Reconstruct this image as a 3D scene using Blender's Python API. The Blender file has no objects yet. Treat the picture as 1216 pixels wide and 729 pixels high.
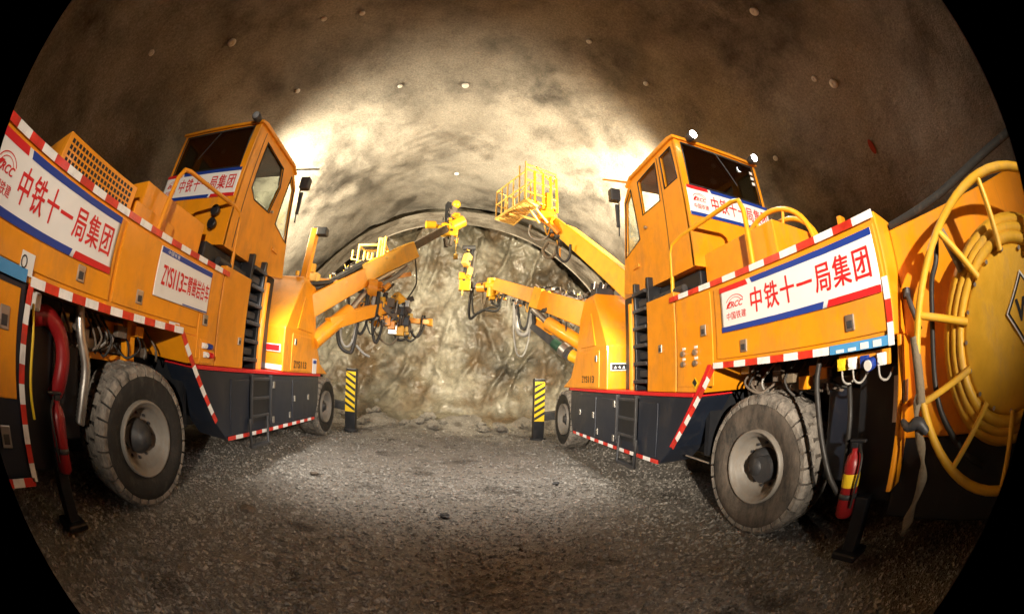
import bpy, bmesh, math, random
from mathutils import Vector, Matrix, noise
rnd = random.Random(7)
sc = bpy.context.scene
COL = sc.collection
PI = math.pi
# ------------------------------------------------------------------ camera
F_PX, CX, CY, W0, H0 = 440.35, 602.0, 352.0, 1216.0, 729.0
PITCH, ROLL, YAW, CAM_H = math.radians(12.0), math.radians(1.70), math.radians(8.456), 1.589
cd = bpy.data.cameras.new('camera')
cd.type = 'PANO'
cd.panorama_type = 'FISHEYE_EQUISOLID'
cd.sensor_fit = 'HORIZONTAL'
cd.sensor_width = 36.0
cd.fisheye_lens = F_PX / W0 * 36.0
cd.fisheye_fov = 4 * math.asin(628.0 / (2 * F_PX))
cd.shift_x = (W0 / 2 - CX) / W0
cd.shift_y = -(H0 / 2 - CY) / W0
cd.clip_start = 0.02
cd.clip_end = 500
cam = bpy.data.objects.new('camera', cd)
COL.objects.link(cam)
sc.camera = cam
fh = Vector((math.sin(YAW), math.cos(YAW), 0)); rt0 = Vector((math.cos(YAW), -math.sin(YAW), 0)); z0 = Vector((0, 0, 1))
fw = fh * math.cos(PITCH) + z0 * math.sin(PITCH); up0 = -fh * math.sin(PITCH) + z0 * math.cos(PITCH)
rtv = rt0 * math.cos(ROLL) + up0 * math.sin(ROLL); upv = -rt0 * math.sin(ROLL) + up0 * math.cos(ROLL)
M = Matrix((rtv, upv, -fw)).transposed().to_4x4(); M.translation = (0, 0, CAM_H)
cam.matrix_world = M
# ------------------------------------------------------------------ world, exposure
wd = bpy.data.worlds.new('World'); sc.world = wd; wd.use_nodes = True
nt = wd.node_tree; bg = nt.nodes['Background']
sky = nt.nodes.new('ShaderNodeTexSky'); sky.sky_type = 'NISHITA'; sky.sun_disc = False
sky.sun_elevation = math.radians(1.0); sky.sun_rotation = math.radians(180)
nt.links.new(sky.outputs[0], bg.inputs[0]); bg.inputs[1].default_value = 0.004
sc.view_settings.view_transform = 'Standard'; sc.view_settings.look = 'None'
sc.view_settings.exposure = 0.0; sc.view_settings.gamma = 1.0
sc.cycles.max_bounces = 8
sc.cycles.diffuse_bounces = 5
sc.cycles.sample_clamp_indirect = 6.0
sc.cycles.use_denoising = True
# ------------------------------------------------------------------ lamps
def spot(name, loc, aim, watts, half, blend, col=(1, .86, .68), r=.12):
    l = bpy.data.lights.new(name, 'SPOT'); l.energy = watts; l.spot_size = math.radians(half * 2); l.spot_blend = blend
    l.color = col; l.shadow_soft_size = r
    o = bpy.data.objects.new(name, l); COL.objects.link(o); o.location = loc
    o.rotation_euler = (Vector(aim) - Vector(loc)).to_track_quat('-Z', 'Y').to_euler()
    return o
WARM = (1, .86, .61)
spot('unseen_rear_spot', (4.2, -8.0, 3.6), (-2.7, 3.7, 2.5), 5400, 12.5, .75)  # unseen spots standing in for headlights behind; crossed to keep the middle floor dark
spot('unseen_rear_spot', (-4.0, -8.0, 3.4), (2.6, 3.5, 2.7), 15500, 13.5, .75)
spot('unseen_rear_spot', (3.5, -8.0, 4.5), (-1.5, 2.4, 0), 950, 8, .8, (1, .92, .8))  # extra unseen spots, added to brighten the floor either side of the middle
spot('unseen_rear_spot', (-3.5, -8.0, 4.5), (2.2, 2.6, 0), 850, 7, .8, (1, .92, .8))
# work lamps on the jumbos for lining and face, plus added floor fill
spot('work_and_fill_lamp', (-4.2, 6.3, 4.3), (-2.2, 10.6, 6.7), 4100, 84, 1, WARM)
spot('work_and_fill_lamp', (4.35, 6.0, 4.4), (2.6, 10.3, 6.6), 4900, 84, 1, WARM)
spot('work_and_fill_lamp', (-2.5, 4.4, 2.7), (-.8, 7.0, 0), 640, 66, 1, (1, .95, .86), .45)  # unseen pair added by the pedestals to brighten the floor between the rigs
spot('work_and_fill_lamp', (2.25, 4.4, 2.7), (.3, 6.9, 0), 640, 66, 1, (1, .95, .86), .45)
spot('work_and_fill_lamp', (-2.0, 8.6, 2.3), (-.6, 12.5, 2.0), 130, 60, 1, WARM)
spot('work_and_fill_lamp', (2.2, 8.8, 2.0), (1.4, 12.5, 1.6), 150, 60, 1, WARM)
spot('cab_lamp', (2.80, 2.94, 4.60), (2.0, -1.0, 2.2), 110, 60, .8, (1, .95, .88), .04)
spot('cab_lamp', (4.00, 2.94, 4.60), (3.6, -1.0, 2.4), 110, 60, .8, (1, .95, .88), .04)

# ------------------------------------------------------------------ materials
MATS = {}
def mat(name, col, rough=.5, metal=0., dust=0., dustcol=(.23, .19, .15), scale=3., bump=0., bscale=40., var=.08, coat=0., emit=0., spec=.5, streak=0.):
    m = bpy.data.materials.new(name); m.use_nodes = True
    n = m.node_tree.nodes; L = m.node_tree.links; b = n['Principled BSDF']
    b.inputs['Metallic'].default_value = metal
    b.inputs['Specular IOR Level'].default_value = spec
    if coat: b.inputs['Coat Weight'].default_value = coat; b.inputs['Coat Roughness'].default_value = .12
    tc = n.new('ShaderNodeTexCoord')
    nz = n.new('ShaderNodeTexNoise'); nz.inputs['Scale'].default_value = scale; nz.inputs['Detail'].default_value = 7; nz.inputs['Roughness'].default_value = .65
    L.new(tc.outputs['Object'], nz.inputs['Vector'])
    r = n.new('ShaderNodeValToRGB'); L.new(nz.outputs['Fac'], r.inputs[0])
    lo = [max(0, c * (1 - var * 2)) for c in col]; hi = [min(1, c * (1 + var)) for c in col]
    r.color_ramp.elements[0].position = .3; r.color_ramp.elements[0].color = (*lo, 1)
    r.color_ramp.elements[1].position = .7; r.color_ramp.elements[1].color = (*hi, 1)
    out = r.outputs[0]
    rr = n.new('ShaderNodeMapRange'); L.new(nz.outputs['Fac'], rr.inputs[0]); rr.inputs[1].default_value = .3; rr.inputs[2].default_value = .7
    rr.inputs[3].default_value = max(.02, rough * .8); rr.inputs[4].default_value = min(1, rough * 1.25)
    ro = rr.outputs[0]
    if dust:
        n2 = n.new('ShaderNodeTexNoise'); n2.inputs['Scale'].default_value = scale * 1.7; n2.inputs['Detail'].default_value = 9; n2.inputs['Roughness'].default_value = .72
        mp = n.new('ShaderNodeMapping'); mp.inputs['Scale'].default_value = (1, 1, .45); mp.inputs['Location'].default_value = (3, 7, 1)
        L.new(tc.outputs['Object'], mp.inputs[0]); L.new(mp.outputs[0], n2.inputs['Vector'])
        q = n.new('ShaderNodeMapRange'); L.new(n2.outputs['Fac'], q.inputs[0]); q.inputs[1].default_value = .62 - .32 * dust; q.inputs[2].default_value = .80 - .2 * dust
        q.inputs[3].default_value = 0; q.inputs[4].default_value = min(1, .35 + .6 * dust)
        mx = n.new('ShaderNodeMix'); mx.data_type = 'RGBA'; L.new(q.outputs[0], mx.inputs[0]); L.new(out, mx.inputs[6]); mx.inputs[7].default_value = (*dustcol, 1)
        out = mx.outputs[2]
        mr = n.new('ShaderNodeMix'); L.new(q.outputs[0], mr.inputs[0]); L.new(ro, mr.inputs[2]); mr.inputs[3].default_value = .85
        ro = mr.outputs[0]
    if streak:
        ns = n.new('ShaderNodeTexNoise'); ns.inputs['Scale'].default_value = 1; ns.inputs['Detail'].default_value = 6; ns.inputs['Roughness'].default_value = .7
        ms = n.new('ShaderNodeMapping'); ms.inputs['Scale'].default_value = (22, 22, 1.1); L.new(tc.outputs['Object'], ms.inputs[0]); L.new(ms.outputs[0], ns.inputs['Vector'])
        qs = n.new('ShaderNodeMapRange'); L.new(ns.outputs['Fac'], qs.inputs[0]); qs.inputs[1].default_value = .60; qs.inputs[2].default_value = .78; qs.inputs[3].default_value = 0; qs.inputs[4].default_value = streak
        nc = n.new('ShaderNodeTexNoise'); nc.inputs['Scale'].default_value = 38; nc.inputs['Detail'].default_value = 8; nc.inputs['Roughness'].default_value = .8; L.new(tc.outputs['Object'], nc.inputs['Vector'])
        qc = n.new('ShaderNodeMapRange'); L.new(nc.outputs['Fac'], qc.inputs[0]); qc.inputs[1].default_value = .66; qc.inputs[2].default_value = .74; qc.inputs[3].default_value = 0; qc.inputs[4].default_value = streak
        mm = n.new('ShaderNodeMath'); mm.operation = 'MAXIMUM'; L.new(qs.outputs[0], mm.inputs[0]); L.new(qc.outputs[0], mm.inputs[1])
        mz = n.new('ShaderNodeMix'); mz.data_type = 'RGBA'; L.new(mm.outputs[0], mz.inputs[0]); L.new(out, mz.inputs[6]); mz.inputs[7].default_value = (.17, .10, .05, 1); out = mz.outputs[2]
    L.new(out, b.inputs['Base Color']); L.new(ro, b.inputs['Roughness'])
    if bump:
        nb = n.new('ShaderNodeTexNoise'); nb.inputs['Scale'].default_value = bscale; nb.inputs['Detail'].default_value = 6
        L.new(tc.outputs['Object'], nb.inputs['Vector'])
        bp = n.new('ShaderNodeBump'); bp.inputs['Strength'].default_value = bump; bp.inputs['Distance'].default_value = .02
        L.new(nb.outputs['Fac'], bp.inputs['Height']); L.new(bp.outputs[0], b.inputs['Normal'])
    if emit:
        b.inputs['Emission Color'].default_value = (1, .96, .9, 1); b.inputs['Emission Strength'].default_value = emit
    MATS[name] = m
    return m
mat('orange', (.81, .30, .007),   .38, dust=.42, dustcol=(.42, .19, .045), scale=1.9, bump=.07, bscale=7, streak=.38, coat=.25)
mat('yellow', (.80, .40, .012), .42, dust=.25, dustcol=(.3, .2, .07), scale=4)
mat('pale_yellow', (.82, .52, .12), .5, dust=.25, dustcol=(.4, .3, .15), scale=6)
mat('black', (.012, .013, .016), .42, dust=.22, dustcol=(.07, .06, .05), scale=3, bump=.05)
mat('darkgrey', (.035, .036, .04), .5, dust=.3, dustcol=(.12, .1, .08), scale=5, bump=.1)
mat('navy', (.012, .017, .03), .38, dust=.32, dustcol=(.06, .054, .048), scale=2.6, coat=.15, bump=.06, bscale=8)
mat('rubber', (.016, .015, .014), .75, dust=.3, dustcol=(.10, .085, .07), scale=6, bump=.25, bscale=60)
mat('tread', (.05, .046, .042), .85, dust=.95, dustcol=(.30, .27, .235), scale=7, bump=.5, bscale=50)
mat('muddy', (.03, .027, .024), .85, dust=.75, dustcol=(.15, .12, .095), scale=4, bump=.3, bscale=50)
mat('rim', (.21, .195, .175), .55, metal=.15, dust=.6, dustcol=(.2, .16, .12), scale=8)
mat('steel', (.5, .48, .45), .35, metal=.9, dust=.2, scale=8)
mat('grime', (.14, .11, .085), .75, dust=.5, dustcol=(.06, .05, .04), scale=9, bump=.6, bscale=25)
mat('white', (.78, .78, .77), .4, var=.03, dust=.07, dustcol=(.55, .5, .45), scale=2)
mat('vinyl', (.80, .80, .80), .38, var=.02, bump=.10, bscale=5)
mat('red', (.62, .016, .02), .4, var=.05)
mat('blue', (.012, .045, .29), .4, var=.05)
mat('skyblue', (.07, .30, .62), .4, var=.05)
mat('tape_red', (.68, .035, .02), .35, var=.2, coat=.4, dust=.3, dustcol=(.35, .08, .05), scale=7)
mat('tape_white', (.86, .86, .86), .3, var=.05, coat=.4, dust=.35, dustcol=(.42, .38, .33), scale=7)
mat('extred', (.26, .010, .012), .35, var=.1, dust=.2, dustcol=(.12, .05, .04))
mat('lettering', (.02, .02, .02), .5)
mat('hose', (.018, .017, .016), .55, dust=.3, dustcol=(.13, .11, .09), scale=9)
mat('greyhose', (.30, .29, .27), .5, metal=.2, dust=.3, scale=9)
mat('hazard', (.82, .56, .02), .4, var=.05, dust=.1)
mat('green', (.012, .055, .03), .5)
mat('rag', (.17, .135, .09), .9, dust=.4, dustcol=(.2, .16, .11), scale=10, bump=.4, bscale=60)
mat('reelyellow', (.66, .37, .025), .5, dust=.4, dustcol=(.36, .24, .09), scale=3.5, bump=.15, bscale=20)
mat('lamp', (.9, .9, .9), .3, emit=60)
mat('lens', (.25, .27, .3), .15, var=.02)
mat('plate', (.75, .73, .68), .5, dust=.1)
def glass_mat(name, tint):
    m = bpy.data.materials.new(name); m.use_nodes = True; n = m.node_tree.nodes; L = m.node_tree.links
    n.remove(n['Principled BSDF']); o = n['Material Output']
    t = n.new('ShaderNodeBsdfTransparent'); t.inputs[0].default_value = (*tint, 1)
    g = n.new('ShaderNodeBsdfGlossy'); g.inputs['Roughness'].default_value = .04
    f = n.new('ShaderNodeLayerWeight'); f.inputs[0].default_value = .5
    p = n.new('ShaderNodeMath'); p.operation = 'POWER'; p.inputs[1].default_value = 4; L.new(f.outputs['Facing'], p.inputs[0])
    q = n.new('ShaderNodeMath'); q.operation = 'MULTIPLY_ADD'; q.inputs[1].default_value = .7; q.inputs[2].default_value = .045; L.new(p.outputs[0], q.inputs[0])
    x = n.new('ShaderNodeMixShader'); L.new(q.outputs[0], x.inputs[0]); L.new(t.outputs[0], x.inputs[1]); L.new(g.outputs[0], x.inputs[2]); L.new(x.outputs[0], o.inputs[0])
    MATS[name] = m
glass_mat('glass', (.86, .88, .85)); glass_mat('dark_glass', (.38, .40, .38))
def ground_like(name, cols, scales, rough=(.6, .95), bumps=((8, .5, .05), (60, .5, .02)), stretch=(1, 1, 1), grain=28, stain=0.):
    """layered rock / shotcrete / gravel material: blotches of colour, fine relief, uneven gloss"""
    m = bpy.data.materials.new(name); m.use_nodes = True; n = m.node_tree.nodes; L = m.node_tree.links; b = n['Principled BSDF']
    tc = n.new('ShaderNodeTexCoord'); mp = n.new('ShaderNodeMapping'); mp.inputs['Scale'].default_value = stretch
    L.new(tc.outputs['Object'], mp.inputs[0])
    out = None
    for k, (c, s) in enumerate(zip(cols[1:], scales)):
        nz = n.new('ShaderNodeTexNoise'); nz.inputs['Scale'].default_value = s; nz.inputs['Detail'].default_value = 6 if name == 'rock' else 8; nz.inputs['Roughness'].default_value = .5 if name == 'rock' else .62
        nz.inputs['Distortion'].default_value = .15
        ml = n.new('ShaderNodeMapping'); ml.inputs['Location'].default_value = (k * 5.1, k * 3.3, k * 1.7); L.new(mp.outputs[0], ml.inputs[0]); L.new(ml.outputs[0], nz.inputs['Vector'])
        q = n.new('ShaderNodeMapRange'); q.inputs[1].default_value = .44; q.inputs[2].default_value = .64; L.new(nz.outputs['Fac'], q.inputs[0])
        mx = n.new('ShaderNodeMix'); mx.data_type = 'RGBA'; L.new(q.outputs[0], mx.inputs[0])
        if out is None: mx.inputs[6].default_value = (*cols[0], 1)
        else: L.new(out, mx.inputs[6])
        mx.inputs[7].default_value = (*c, 1); out = mx.outputs[2]
    if stain:                                              # oil and mud stains with outlines of their own
        nt_ = n.new('ShaderNodeTexNoise'); nt_.inputs['Scale'].default_value = 1.15; nt_.inputs['Detail'].default_value = 5; nt_.inputs['Roughness'].default_value = .6; L.new(tc.outputs['Object'], nt_.inputs['Vector'])
        qt = n.new('ShaderNodeMapRange'); qt.inputs[1].default_value = .57; qt.inputs[2].default_value = .66; qt.inputs[3].default_value = 0; qt.inputs[4].default_value = stain; L.new(nt_.outputs['Fac'], qt.inputs[0])
        mt = n.new('ShaderNodeMix'); mt.data_type = 'RGBA'; L.new(qt.outputs[0], mt.inputs[0]); L.new(out, mt.inputs[6]); mt.inputs[7].default_value = (.045, .036, .028, 1); out = mt.outputs[2]
    ng = n.new('ShaderNodeTexNoise'); ng.inputs['Scale'].default_value = grain; ng.inputs['Detail'].default_value = 5; ng.inputs['Roughness'].default_value = .7; L.new(tc.outputs['Object'], ng.inputs['Vector'])
    qg = n.new('ShaderNodeMapRange'); qg.inputs[1].default_value = .3; qg.inputs[2].default_value = .7; qg.inputs[3].default_value = .62; qg.inputs[4].default_value = 1.3; L.new(ng.outputs['Fac'], qg.inputs[0])
    vm = n.new('ShaderNodeVectorMath'); vm.operation = 'SCALE'; L.new(out, vm.inputs[0]); L.new(qg.outputs[0], vm.inputs['Scale']); out = vm.outputs[0]
    L.new(out, b.inputs['Base Color'])
    nr = n.new('ShaderNodeTexNoise'); nr.inputs['Scale'].default_value = 1.1; nr.inputs['Detail'].default_value = 5; L.new(mp.outputs[0], nr.inputs['Vector'])
    q = n.new('ShaderNodeMapRange'); q.inputs[1].default_value = .4; q.inputs[2].default_value = .62; q.inputs[3].default_value = rough[0]; q.inputs[4].default_value = rough[1]
    L.new(nr.outputs['Fac'], q.inputs[0]); L.new(q.outputs[0], b.inputs['Roughness'])
    prev = None
    for s, st, d in bumps:
        nb = n.new('ShaderNodeTexNoise'); nb.inputs['Scale'].default_value = s; nb.inputs['Detail'].default_value = 6; nb.inputs['Roughness'].default_value = .6; L.new(tc.outputs['Object'], nb.inputs['Vector'])
        bp = n.new('ShaderNodeBump'); bp.inputs['Strength'].default_value = st; bp.inputs['Distance'].default_value = d
        L.new(nb.outputs['Fac'], bp.inputs['Height'])
        if prev: L.new(prev, bp.inputs['Normal'])
        prev = bp.outputs[0]
    L.new(prev, b.inputs['Normal'])
    MATS[name] = m
ground_like('shotcrete', ((.28, .255, .215), (.15, .13, .105), (.05, .042, .033), (.31, .28, .235)), (.30, .42, .75), (.6, .95), ((1.3, .4, .16), (10, .5, .03), (45, .7, .02), (120, .6, .01)))
ground_like('band', ((.34, .30, .25), (.24, .21, .17), (.15, .12, .09), (.38, .34, .28)), (.6, .9, 2.0), (.6, .9), ((3, .5, .08), (12, .6, .03), (60, .5, .012)), (1, 2.5, 1))
ground_like('rock', ((.18, .16, .118), (.115, .102, .072), (.034, .03, .024), (.31, .29, .235), (.105, .072, .04)), (.22, .36, .42, .8), (.12, .7), ((.9, .6, .22), (3.2, .6, .08), (24, .5, .015)), grain=5)
ground_like('earth', ((.22, .20, .175), (.155, .14, .12), (.25, .23, .205)), (.7, 2.6), (.75, .98), ((14, .6, .04), (60, .8, .03), (140, .6, .012)), stain=.7)
ground_like('stone', ((.29, .27, .24), (.19, .175, .155), (.40, .375, .34), (.10, .088, .075)), (2., 9., 14.), (.6, .95), ((60, .4, .01), (160, .3, .004)), stain=.6)

# ------------------------------------------------------------------ geometry helpers
class G:
    """collects solids in local coordinates: x = metres in from the machine's road side, y = forward, z = up"""
    def __init__(s): s.v = []; s.f = []; s.m = []; s.sm = []
    def add(s, vs, fs, mi=0, smooth=False):
        o = len(s.v); s.v += [tuple(p) for p in vs]
        for f in fs: s.f.append(tuple(i + o for i in f)); s.m.append(mi); s.sm.append(smooth)
        return s
    def box(s, a, b, mi=0):
        x0, y0, z0_ = [min(p, q) for p, q in zip(a, b)]; x1, y1, z1 = [max(p, q) for p, q in zip(a, b)]
        return s.add([(x0, y0, z0_), (x1, y0, z0_), (x1, y1, z0_), (x0, y1, z0_), (x0, y0, z1), (x1, y0, z1), (x1, y1, z1), (x0, y1, z1)],
                     [(0, 3, 2, 1), (4, 5, 6, 7), (0, 1, 5, 4), (1, 2, 6, 5), (2, 3, 7, 6), (3, 0, 4, 7)], mi)
    def prism(s, poly, x0, x1, mi=0):                       # polygon in (y, z) pushed along x
        n = len(poly)
        return s.add([(x0, *p) for p in poly] + [(x1, *p) for p in poly],
                     [tuple(range(n)), tuple(range(2 * n - 1, n - 1, -1))] + [(i, i + n, (i + 1) % n + n, (i + 1) % n) for i in range(n)], mi)
    def hull(s, loops, mi=0):                               # stacked loops of equal length, capped
        n = len(loops[0]); vs = [p for l in loops for p in l]; fs = [tuple(range(n - 1, -1, -1)), tuple(range((len(loops) - 1) * n, len(loops) * n))]
        for k in range(len(loops) - 1):
            for i in range(n): fs.append((k * n + i, k * n + (i + 1) % n, (k + 1) * n + (i + 1) % n, (k + 1) * n + i))
        return s.add(vs, fs, mi)
    def beam(s, a, b, w, h, mi=0, up=(0, 0, 1), w2=None, h2=None):
        a, b = Vector(a), Vector(b); d = (b - a).normalized(); r = d.cross(Vector(up))
        if r.length < 1e-4: r = d.cross(Vector((1, 0, 0)))
        r.normalize(); u = r.cross(d); w2 = w2 or w; h2 = h2 or h
        vs = []
        for p, ww, hh in ((a, w, h), (b, w2, h2)):
            for i, j in ((-1, -1), (1, -1), (1, 1), (-1, 1)): vs.append(p + r * ww / 2 * i + u * hh / 2 * j)
        return s.add(vs, [(3, 2, 1, 0), (4, 5, 6, 7)] + [(i, (i + 1) % 4, (i + 1) % 4 + 4, i + 4) for i in range(4)], mi)
    def tube(s, pts, r, n=8, mi=0, closed=False, caps=True):
        pts = [Vector(p) for p in pts]; k = len(pts); rings = []
        prev = None
        for i, p in enumerate(pts):
            if closed: d = pts[(i + 1) % k] - pts[i - 1]
            else: d = pts[min(i + 1, k - 1)] - pts[max(i - 1, 0)]
            d.normalize()
            if prev is None:
                x = d.orthogonal().normalized()
            else:
                x = (prev - d * prev.dot(d)).normalized()
            prev = x; y = d.cross(x); rr = r[i] if isinstance(r, (list, tuple)) else r
            rings.append([p + (x * math.cos(2 * PI * j / n) + y * math.sin(2 * PI * j / n)) * rr for j in range(n)])
        vs = [q for ring in rings for q in ring]; fs = []
        for i in range(k if closed else k - 1):
            for j in range(n):
                a0, b0 = i * n, ((i + 1) % k) * n
                fs.append((a0 + j, a0 + (j + 1) % n, b0 + (j + 1) % n, b0 + j))
        s.add(vs, fs, mi, True)
        if caps and not closed:
            s.add(rings[0], [tuple(range(n - 1, -1, -1))], mi); s.add(rings[-1], [tuple(range(n))], mi)
        return s
    def cyl(s, a, b, r, n=16, mi=0, r2=None): return s.tube([a, b], [r, r if r2 is None else r2], n, mi)
    def lathe(s, prof, c, n=32, mi=0, axis='x'):            # profile (offset along axis, radius), closed loop
        vs = []; k = len(prof); fs = []
        for j in range(n):
            t = 2 * PI * j / n
            for a, r in prof:
                p = (a, r * math.cos(t), r * math.sin(t)) if axis == 'x' else ((r * math.cos(t), r * math.sin(t), a) if axis == 'z' else (r * math.cos(t), a, r * math.sin(t)))
                vs.append((c[0] + p[0], c[1] + p[1], c[2] + p[2]))
        for j in range(n):
            for i in range(k - 1): fs.append((j * k + i, j * k + i + 1, ((j + 1) % n) * k + i + 1, ((j + 1) % n) * k + i))
        return s.add(vs, fs, mi, True)
    def ball(s, c, r, mi=0, n=12):
        prof = [(r * math.cos(PI * i / 8), max(1e-4, r * math.sin(PI * i / 8))) for i in range(9)]
        return s.lathe(prof, c, n, mi, 'z')
def smooth_path(pts, k=6):
    """Catmull-Rom through the points"""
    P = [Vector(p) for p in pts]; P = [P[0] * 2 - P[1]] + P + [P[-1] * 2 - P[-2]]; out = []
    for i in range(1, len(P) - 2):
        for j in range(k):
            t = j / k; a, b, c, d = P[i - 1], P[i], P[i + 1], P[i + 2]
            out.append(.5 * ((2 * b) + (c - a) * t + (2 * a - 5 * b + 4 * c - d) * t * t + (3 * b - a - 3 * c + d) * t ** 3))
    out.append(P[-2]); return out
def link(name, mesh, parent=None):
    o = bpy.data.objects.new(name, mesh); COL.objects.link(o)
    if parent: o.parent = parent
    return o
def obj(name, g, mats, parent=None, mirror=False, bevel=0., shift=(0, 0, 0)):
    me = bpy.data.meshes.new(name)
    vs = [((-p[0] if mirror else p[0]) + shift[0], p[1] + shift[1], p[2] + shift[2]) for p in g.v]
    me.from_pydata(vs, [], g.f)
    for mn in ([mats] if isinstance(mats, str) else mats): me.materials.append(MATS[mn])
    me.polygons.foreach_set('material_index', g.m); me.polygons.foreach_set('use_smooth', g.sm)
    bm = bmesh.new(); bm.from_mesh(me); bmesh.ops.recalc_face_normals(bm, faces=bm.faces); bm.to_mesh(me); bm.free()
    o = link(name, me, parent)
    if bevel:
        b = o.modifiers.new('bevel', 'BEVEL'); b.width = bevel; b.segments = 2; b.limit_method = 'ANGLE'; b.angle_limit = math.radians(35)
    return o
def tag(o, label, cat, group=None):
    o['label'] = label; o['category'] = cat
    if group: o['group'] = group
    return o
def thing(name, label, cat, loc=(0, 0, 0), group=None):
    o = bpy.data.objects.new(name, None); COL.objects.link(o); o.location = loc; o.empty_display_size = .2
    return tag(o, label, cat, group)
def plate_mesh(outer, holes, t):
    """flat plate with holes: returns verts (a, b, depth) and faces, via a filled 2D curve"""
    c = bpy.data.curves.new('tmp', 'CURVE'); c.dimensions = '2D'; c.fill_mode = 'BOTH'; c.extrude = t / 2
    for lp in [outer] + holes:
        sp = c.splines.new('POLY'); sp.points.add(len(lp) - 1); sp.use_cyclic_u = True
        for q, p in zip(sp.points, lp): q.co = (p[0], p[1], 0, 1)
    return curve_geo(c)
def curve_geo(c):
    o = bpy.data.objects.new('tmp', c); COL.objects.link(o)
    dg = bpy.context.evaluated_depsgraph_get(); dg.update()
    me = bpy.data.meshes.new_from_object(o.evaluated_get(dg))
    vs = [tuple(v.co) for v in me.vertices]; fs = [tuple(p.vertices) for p in me.polygons]
    bpy.data.objects.remove(o); bpy.data.curves.remove(c); bpy.data.meshes.remove(me)
    return vs, fs
def glyphs(txt, bold=.012, shear=0.):
    """outline of the text; bold lettering is several copies shifted by a hair, each a fraction of a millimetre behind the last"""
    c = bpy.data.curves.new('tmp', 'FONT'); c.body = txt; c.size = 1; c.shear = shear; c.resolution_u = 3; c.fill_mode = 'FRONT'
    vs, fs = curve_geo(c)
    xs = [v[0] for v in vs]; ys = [v[1] for v in vs]
    box = (min(xs), max(xs), min(ys), max(ys))
    if bold:
        V = []; Fc = []
        for k, (dx, dy) in enumerate(((-1, -.6), (1, -.6), (-1, .6), (1, .6), (0, 0))):
            o = len(V); V += [(v[0] + dx * bold, v[1] + dy * bold, k * .0002) for v in vs]; Fc += [tuple(i + o for i in f) for f in fs]
        vs, fs = V, Fc
    return vs, fs, box
def place_text(g, txt, y0, y1, z0_, z1, x, mi=0, bold=.012, shear=0., fit=None):
    """lettering filling the rectangle from (y0,z0) left-bottom to (y1,z1) right-top on the side plane x (y1<y0 reads the other way)"""
    vs, fs, (a, b, c, d) = glyphs(txt, bold, shear)
    if fit: c, d = fit
    P = [(x + v[2], y0 + (v[0] - a) / (b - a) * (y1 - y0), z0_ + (v[1] - c) / (d - c) * (z1 - z0_)) for v in vs]
    return g.add(P, fs, mi)
EM = (-.10, .80)                                           # box of one CJK glyph, so that flat characters keep their height

# ------------------------------------------------------------------ the setting
TX, TZ, TR = .22, .72, 6.75                                # centre and radius of the tunnel section
def sheet(name, nu, nv, fn, m, kind='structure', label=None, parent=None):
    vs = [fn(i / (nu - 1), j / (nv - 1)) for j in range(nv) for i in range(nu)]
    fs = [(j * nu + i, j * nu + i + 1, (j + 1) * nu + i + 1, (j + 1) * nu + i) for j in range(nv - 1) for i in range(nu - 1)]
    me = bpy.data.meshes.new(name); me.from_pydata(vs, [], fs); me.materials.append(MATS[m])
    me.polygons.foreach_set('use_smooth', [True] * len(fs)); o = link(name, me, parent)
    if kind: o['kind'] = kind
    if label: o['label'] = label
    return o
def fbm(x, y, z, o=4): return noise.fractal(Vector((x, y, z)), 1.0, 2.1, o)
def lining(R0, ya, yb, amp):
    def fn(s, t):
        a = math.radians(-14) + s * math.radians(208); y = ya + (yb - ya) * t
        x, z = math.cos(a), math.sin(a)
        r = R0 + amp * (.16 * fbm(x * 2.2, y * .33, z * 2.2, 4) + .035 * fbm(x * 14, y * 2.2, z * 14, 3))
        return (TX + x * r, y, TZ + z * r)
    return fn
TUN = thing('tunnel', 'grey brown tunnel arch of rough sprayed concrete over both drill rigs', 'tunnel')
sheet('lining', 200, 240, lining(TR, -26, 12.1, 1), 'shotcrete', None, None, TUN)
sheet('lining_band', 200, 18, lining(6.52, 11.9, 13.0, .5), 'band', None, None, TUN)
def step(s, t):                                            # front edge of the last sprayed band
    a = math.radians(-14) + s * math.radians(208); r = 6.50 + .45 * t
    return (TX + math.cos(a) * r, 13.0 + .02 * t, TZ + math.sin(a) * r)
sheet('lining_edge', 160, 4, step, 'band', None, None, TUN)
sheet('excavated_profile', 160, 20, lining(7.15, 12.9, 15.2, 1.3), 'rock', None, None, TUN)
sheet('end_wall', 6, 6, lambda s, t: (-8 + 16 * s, -25.5, -1.5 + 10 * t), 'shotcrete', None, None, TUN)
def face_y(x, z):
    base = 11.6 + 1.9 * min(1, max(0, z) / 2.6) ** .55 + .35 * max(0, z) / 7 - .02 * (x + .6) ** 2 * (0 if z > 3 else 1) * .3
    if z > 4.5: base = min(base, 13.9)
    ridged = abs(fbm(x * .55 + 3, z * .5, 1.3, 4))
    return base + .55 * (ridged - .35) + .30 * abs(fbm(x * 1.1 + z * .3, z * .55, 7, 3)) - .22 * (1 - min(1, abs(fbm(x * .8 - z * .25, z * .3, 21, 2)) * 6)) + .08 * fbm(x * 2.6, z * 2.6, 7, 4) + .04 * fbm(x * 8, z * 8, 2, 3)
def facefn(s, t):
    x = -7.6 + 15.6 * s; z = -.6 + 9.2 * t
    y = face_y(x, z)
    if z < .35: y -= (.35 - z) * 1.6
    return (x, y, z)
tag(sheet('rock_wall', 230, 150, facefn, 'rock', None), 'pale blotchy rock face closing the far end of the tunnel', 'rock face')
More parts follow.
